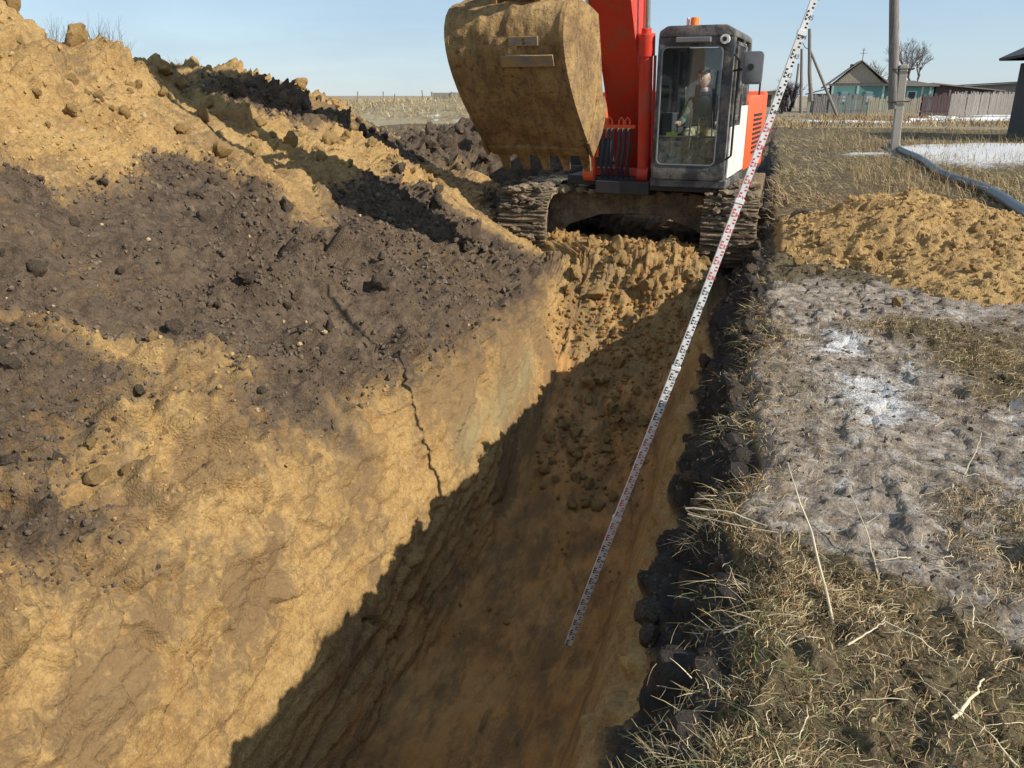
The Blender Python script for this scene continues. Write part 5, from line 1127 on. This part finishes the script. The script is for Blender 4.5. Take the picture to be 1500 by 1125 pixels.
crumbs('floor_crumbs', 1800, area * (floor_w * np.clip(rub - .25, 0, 2) + endr) * (Y > 2) * (Y < 10.6), .015, caked('shade_tinted_crumbs', (.24, .12, .04), (.34, .18, .060), (.42, .24, .09), 9), 'loose clay crumbs on the trench floor and ramp', 4)  # crumbs coloured to match the shade tone painted on the floor
crumbs('bank_crumbs', 5000, area * (dirt_w * (black > .6) + .25 * bank_w * (X < 3)) * (Y > 1) * (Y < 12), .012, DKC, 'crumbs of dark soil along the edge of the right bank', 5)

Hm2, Hi2 = HEAPS['clay_heap']; up_ = np.zeros_like(Hm2); up_[..., 2] = 1
crumbs('heap_crumbs', 3500, (Hi2 > .2) * (Hm2[..., 0] > .2) * 1.0, .014, CLC, 'loose orange crumbs covering the clay heap on the right', 6, P=Hm2, Nn=up_)
# ------------------------------------------------------------------ grass, straw and stalks
def straw_mat(name, stops, rough=.75):
    t = NT(name); c = t.ramp(t.attr('tint', 'Fac'), stops); return t.done(c, rough, spec=.2)
STRAW = straw_mat('dry_grass', [(0, (.10, .060, .030)), (.25, (.22, .13, .062)), (.5, (.40, .29, .135)), (.8, (.58, .46, .26)), (.9, (.62, .53, .34)), (.92, (.085, .105, .030)), (1, (.17, .195, .06))])
def blades(name, base, nrm, length, width, tint, label, cat, seed, lie=.8, seg=3, group=None, clamp=False):
    rg = np.random.default_rng(seed); n = len(base); az = rg.uniform(0, 2 * np.pi, n)
    h = np.stack([np.cos(az), np.sin(az), np.zeros(n)], 1); L = length[:, None]
    lieA = (lie if hasattr(lie, '__len__') else np.full(n, lie)) * rg.uniform(.6, 1.3, n)
    d0 = h * np.sin(lieA)[:, None] + np.array([0, 0, 1.]) * np.cos(lieA)[:, None]; bend = rg.uniform(-.1, .75, n)[:, None] * (.35 if clamp else 1); hover = rg.uniform(.002, .022, n)
    if clamp: return mat_blades(name, base, az, lieA, length, width, tint, hover, rg, label, cat, group)
    side = np.cross(d0, np.array([0, 0, 1.])); side = side / (np.linalg.norm(side, axis=1, keepdims=True) + 1e-6)
    kink = side * rg.uniform(-.25, .25, (n, 1))
    pts = []
    for k in range(seg + 1):
        f = k / seg; c = base + d0 * L * f + (h * .5 - np.array([0, 0, .8])) * bend * L * f * f + kink * L * f * f
        if clamp: c = c.copy(); c[:, 2] = np.maximum(c[:, 2], base[:, 2] + hover * (1 if k else .3))
        w = (width * (1 - .75 * f))[:, None] * side; roll = np.array([0, 0, 1.]) * (width * .5 * (1 - f))[:, None]
        pts += [c - w - roll, c + w + roll]
    V = np.stack(pts, 1); q = np.array([[2 * k, 2 * k + 1, 2 * k + 3, 2 * k + 2] for k in range(seg)])
    F_ = q[None] + (np.arange(n) * (2 * (seg + 1)))[:, None, None]
    me = raw_mesh(name, V.reshape(-1, 3), F_.reshape(-1, 4), True); set_attr(me, 'tint', np.repeat(tint, 2 * (seg + 1))); return tag(put(name, me, STRAW), label, cat, group, 'stuff')
def mat_blades(name, base, az, lieA, length, width, tint, hover, rg, label, cat, group, seg=4):
    n = len(base); c = base.copy(); c[:, 2] += hover * .3; pts = []; el = np.pi / 2 - lieA
    for k in range(seg + 1):
        w = (width * (1 - .7 * k / seg))[:, None] * np.stack([-np.sin(az), np.cos(az), np.zeros(n)], 1) + np.array([0, 0, 1.]) * (width * .35)[:, None]
        pts += [c - w, c + w]
        az = az + rg.normal(0, .38, n); el = el * .75 + rg.normal(-.06, .16, n)
        c = c + np.stack([np.cos(az) * np.cos(el), np.sin(az) * np.cos(el), np.sin(el)], 1) * (length / seg)[:, None]
        c[:, 2] = np.maximum(c[:, 2], base[:, 2] + hover)
    V = np.stack(pts, 1); q = np.array([[2 * k, 2 * k + 1, 2 * k + 3, 2 * k + 2] for k in range(seg)])
    F_ = q[None] + (np.arange(n) * (2 * (seg + 1)))[:, None, None]
    me = raw_mesh(name, V.reshape(-1, 3), F_.reshape(-1, 4), True); set_attr(me, 'tint', np.repeat(tint, 2 * (seg + 1))); return tag(put(name, me, STRAW), label, cat, group, 'stuff')
def sample(sel, n, seed):
    rg = np.random.default_rng(seed); w = np.clip(sel.ravel(), 0, None).astype(float); w /= w.sum(); idx = rg.choice(len(w), n, p=w); p = P.reshape(-1, 3)[idx] + rg.uniform(-.012, .012, (n, 3)) * np.array([1, 1, 0]); return p, Nn.reshape(-1, 3)[idx], rg
A2 = np.gradient(S, axis=1) * np.gradient(Y, axis=0)
nearb = (Y > 1.0) & (Y < 7.5) & (X < 4) & (T > 15.6)
clump = np.clip(fbm(X * 3.2, Y * 3.2, 4, 131) * 2.4 + .6, 0.30, 1.6)
edge = np.exp(-((X - .10) / .16) ** 2)
sel = A2 * nearb * clump * (1.6 * np.clip(thatch, 0, 1) ** 1.8 + .30 * edge * (1 - sstep(6, 8, Y)) + .02) / (1 + .05 * Y ** 2)
p, n, rg = sample(sel, 85000, 1); tn = np.clip(rg.normal(.43, .30, len(p)), 0, .90); gp = fbm(p[:, 0] * 2.5, p[:, 1] * 2.5, 3, 133) > .16; tn = np.where(gp & (rg.random(len(p)) < .20), rg.uniform(.92, 1, len(p)), tn)
blades('dry_grass', p, n, rg.uniform(.018, .075, len(p)) * rg.choice([.7, 1, 1.6], len(p), p=[.35, .4, .25]), rg.uniform(.0004, .0015, len(p)) * rg.choice([.7, 1, 1.3], len(p)), tn, 'matted dry grass with green blades on the near right bank', 'grass', 2, lie=np.where(rg.random(len(p)) < .12, .8, 1.45), clamp=True)
p, n, rg = sample(sel, 14000, 21)
blades('leaf_litter', p, n, rg.uniform(.006, .022, len(p)), rg.uniform(.0012, .0038, len(p)), np.clip(rg.normal(.16, .15, len(p)), 0, .6), 'broken brown leaf litter among the matted grass', 'litter', 22, lie=1.45, clamp=True)
# straw hanging over the edge
sel = A2 * (T > 15.7) * (T < 16.9) * (Y > 1.2) * (Y < 12) * clump ** 2 / (1 + .04 * Y ** 2)
p, n, rg = sample(sel, 3000, 3); tn = np.clip(rg.normal(.55, .25, len(p)), 0, .9); tn = np.where(rg.random(len(p)) < .12, rg.uniform(.93, 1, len(p)), tn)
blades('hanging_straw', p, n, rg.uniform(.03, .13, len(p)), rg.uniform(.0006, .0019, len(p)), tn, 'straw and roots sticking out over the shaded trench edge', 'straw', 4, lie=1.35)
# turf of the middle distance
sel = A2 * (T > 16.3) * (X < 22) * sstep(10.2, 12.5, Y + .6 * fbm(X, Y, 3, 134)) * (Y < 47) * np.clip(fbm(X * .7, Y * .7, 4, 135) * 2 + .9, .1, 2) * (1 - snow * .7) / (1 + .012 * Y ** 2)
p, n, rg = sample(sel, 42000, 5); tn = np.clip(rg.normal(.50, .17, len(p)), .1, .88); tn = np.where((fbm(p[:, 0] * .8, p[:, 1] * .8, 3, 136) > .1) & (rg.random(len(p)) < .16), rg.uniform(.92, .97, len(p)), tn)
blades('dry_turf', p, n, rg.uniform(.06, .20, len(p)) * (1 + .02 * p[:, 1]), rg.uniform(.002, .0045, len(p)) * (1 + .02 * p[:, 1]), tn, 'low dry turf covering the right bank beyond the clay heap', 'grass', 6, lie=1.0, seg=2)
sel = A2 * (T > 16.3) * (X > 1.5) * (X < 24) * (Y > 15) * (Y < 47) * np.clip(fbm(X * .35, Y * .25, 4, 137) * 3 + .6, 0.02, 2) / (1 + .006 * Y ** 2)
p, n, rg = sample(sel, 9000, 7); tn = np.clip(rg.normal(.45, .15, len(p)), .05, .75)
blades('tall_dry_grass', p, n, rg.uniform(.15, .48, len(p)), rg.uniform(.002, .0042, len(p)) * (1 + .03 * p[:, 1]), tn, 'tall thin dry grass stems standing around the snow patches', 'grass', 8, lie=.28, seg=2)
sel = A2 * (X < -3.2) * (X > -22) * (Y > 17) * (Y < 47.5) * np.clip(fbm(X * .5, Y * .4, 4, 139) * 2 + .8, .1, 2) / (1 + .006 * Y ** 2)
p, n, rg = sample(sel, 9000, 31)
blades('meadow_grass', p, n, rg.uniform(.10, .40, len(p)), rg.uniform(.004, .008, len(p)) * (1 + .02 * p[:, 1]), np.clip(rg.normal(.52, .15, len(p)), .05, .85), 'dry meadow grass between the dark heap and the embankment', 'grass', 32, lie=.6, seg=2)
# far meadow grass, right and on the left embankment
rg = np.random.default_rng(9); nn_ = 15000; x = rg.uniform(-2, 40, nn_); y = rg.uniform(46, 76, nn_); k_ = fbm(x * .2, y * .2, 3, 138) > -.15; x, y = x[k_], y[k_]; nn_ = len(x)
blades('meadow_grass', np.stack([x, y, np.zeros(nn_)], 1), None, rg.uniform(.15, .55, nn_), rg.uniform(.012, .03, nn_), np.clip(rg.normal(.38, .14, nn_), .05, .7), 'brown meadow grass in front of the village fences', 'grass', 10, lie=.5, seg=2)
nn_ = 9000; s_ = rg.uniform(0, 1, nn_); u_ = rg.uniform(.1, .62, nn_); x = -66 + 62 * s_; y = 62 - 4 * s_ + (u_ - .5) * 12
z = np.interp(s_, [0, .3, .62, .8, .93, 1], [1.0, 1.0, 1.25, 1.75, 1.5, .9]) * np.interp(u_, [0, .25, .45, .6], [-.15, .55, 1, 1])
blades('bank_grass', np.stack([x, y, z - .05], 1), None, rg.uniform(.15, .55, nn_), rg.uniform(.012, .03, nn_), np.clip(rg.normal(.62, .12, nn_), .1, .88), 'pale dry reeds covering the embankment left of the bucket', 'grass', 11, lie=.4, seg=2)
wv = [(1.33, 4.30), (1.30, 4.5), (1.36, 4.75), (1.5, 4.95), (1.75, 5.0), (2.0, 4.8), (1.95, 4.45), (1.6, 4.25)]
zz = float(np.median([gz0.z for gz0 in [surf_at(x, y, 16, 20)[0] for x, y in wv]])) + .004
b = MB(); vv = []
for i in range(48):
    a = i / 48 * len(wv); j = int(a); f = a - j; q0 = wv[j]; q1 = wv[(j + 1) % len(wv)]; w_ = .035 * float(fbm(np.array([i * .7]), np.array([2.0]), 3, 151)[0]); vv.append(b._v((q0[0] + (q1[0] - q0[0]) * f + w_, q0[1] + (q1[1] - q0[1]) * f + w_, zz)))
b.bm.faces.new(vv); tag(b.build('puddle', plain('muddy_water', (.10, .085, .07), .04, .1, 3, bump=.02)), kind='structure')
STALK = plain('bleached_stalk', (.60, .50, .33), .7, .25, 20); STALKD = plain('brown_stalk', (.36, .22, .11), .8, .3, 20)
def stalk(pts, r, label, group=None, mat=STALK, name='dry_stalk'):
    q = [Vector(p) for p in pts]; o = []
    for i in range(len(q) - 1):
        for k in range(5): f = k / 5; o.append(q[i].lerp(q[i + 1], f) + Vector((random.uniform(-1, 1), random.uniform(-1, 1), random.uniform(-1, 1))) * r * .8)
    o.append(q[-1]); n = len(o); b = MB(); b.tube(o, [r * (1 - .6 * i / n) for i in range(n)], 6); return tag(b.build(name, mat, None, 60), label, 'stalk', group)
def gz(x, y): return surf_at(x, y, 16, 20)[0].z
def lay(x0, y0, z0, x1, y1, z1): return [(x0, y0, gz(x0, y0) + z0), ((x0 + x1) / 2 + .01, (y0 + y1) / 2, max(gz((x0 + x1) / 2, (y0 + y1) / 2), (gz(x0, y0) + z0 + gz(x1, y1) + z1) / 2) + .01), (x1, y1, gz(x1, y1) + z1)]
stalk(lay(.33, 2.36, .00, .17, 3.05, .22), .0052, 'long pale stalk standing tilted in the near grass, tallest of the three')
stalk(lay(.50, 2.70, .00, .41, 3.10, .16), .0034, 'thinner pale stalk right of the longest one, in the near grass')
stalk(lay(.96, 3.73, .00, 1.01, 3.80, .16), .0040, 'short upright stalk standing alone in the grey mud on the right')
stalk(lay(.60, 1.96, .01, .71, 2.16, .05), .0055, 'thick pale broken twig at the bottom right of the frame')
stalk(lay(.36, 2.22, .02, .47, 2.34, .04), .0034, 'pale twig lying right of the foot of the longest stalk')
stalk(lay(.47, 2.34, .04, .62, 2.25, .02), .0030, 'thin twig bent down to the right in the near grass')
stalk([(-.20, 3.03, .0), (-.04, 3.0, .03), (.12, 2.94, .02)], .0042, 'pale straw sticking out over the trench edge, upper of the pair')
stalk([(-.19, 3.0, -.01), (-.02, 2.92, .015), (.16, 2.90, .02)], .0032, 'pale straw sticking out over the trench edge, lower of the pair')
stalk([(.00, 2.26, -.02), (.07, 2.28, .02), (.14, 2.27, .02)], .0030, 'short pale straw poking out of the bank over the black shade')
stalk([(-.02, 2.02, -.08), (.06, 1.90, -.03), (.14, 1.86, .02)], .0036, 'pale root curling out of the bank at the bottom edge')
rs = random.Random(31)
for k in range(46):
    x = rs.uniform(.14, 1.0); y = rs.uniform(1.75, 3.1); a = rs.uniform(0, 6.28); L = rs.uniform(.06, .19)
    stalk(lay(x, y, .008, x + L * cos(a), y + L * sin(a), rs.uniform(.005, .045)), rs.uniform(.0012, .0026), ('long' if L > .13 else 'short') + ' thin dry straw on the near grass, ' + ('by the trench edge' if x < .35 else 'around the pale stalks' if x < .65 else 'towards the right frame edge') + (', close' if y < 2.3 else ''), 'loose straws on the near bank', STALK if rs.random() < .6 else STALKD, 'straw')
for k in range(16):
    x = rs.uniform(.25, 1.6); y = rs.uniform(3.2, 6.2); a = rs.uniform(0, 6.28); L = rs.uniform(.06, .18)
    stalk(lay(x, y, .006, x + L * cos(a), y + L * sin(a), rs.uniform(.005, .03)), rs.uniform(.0013, .0026), 'thin straw lying on the grey mud of the right bank', 'straws on the grey mud', STALK, 'straw')
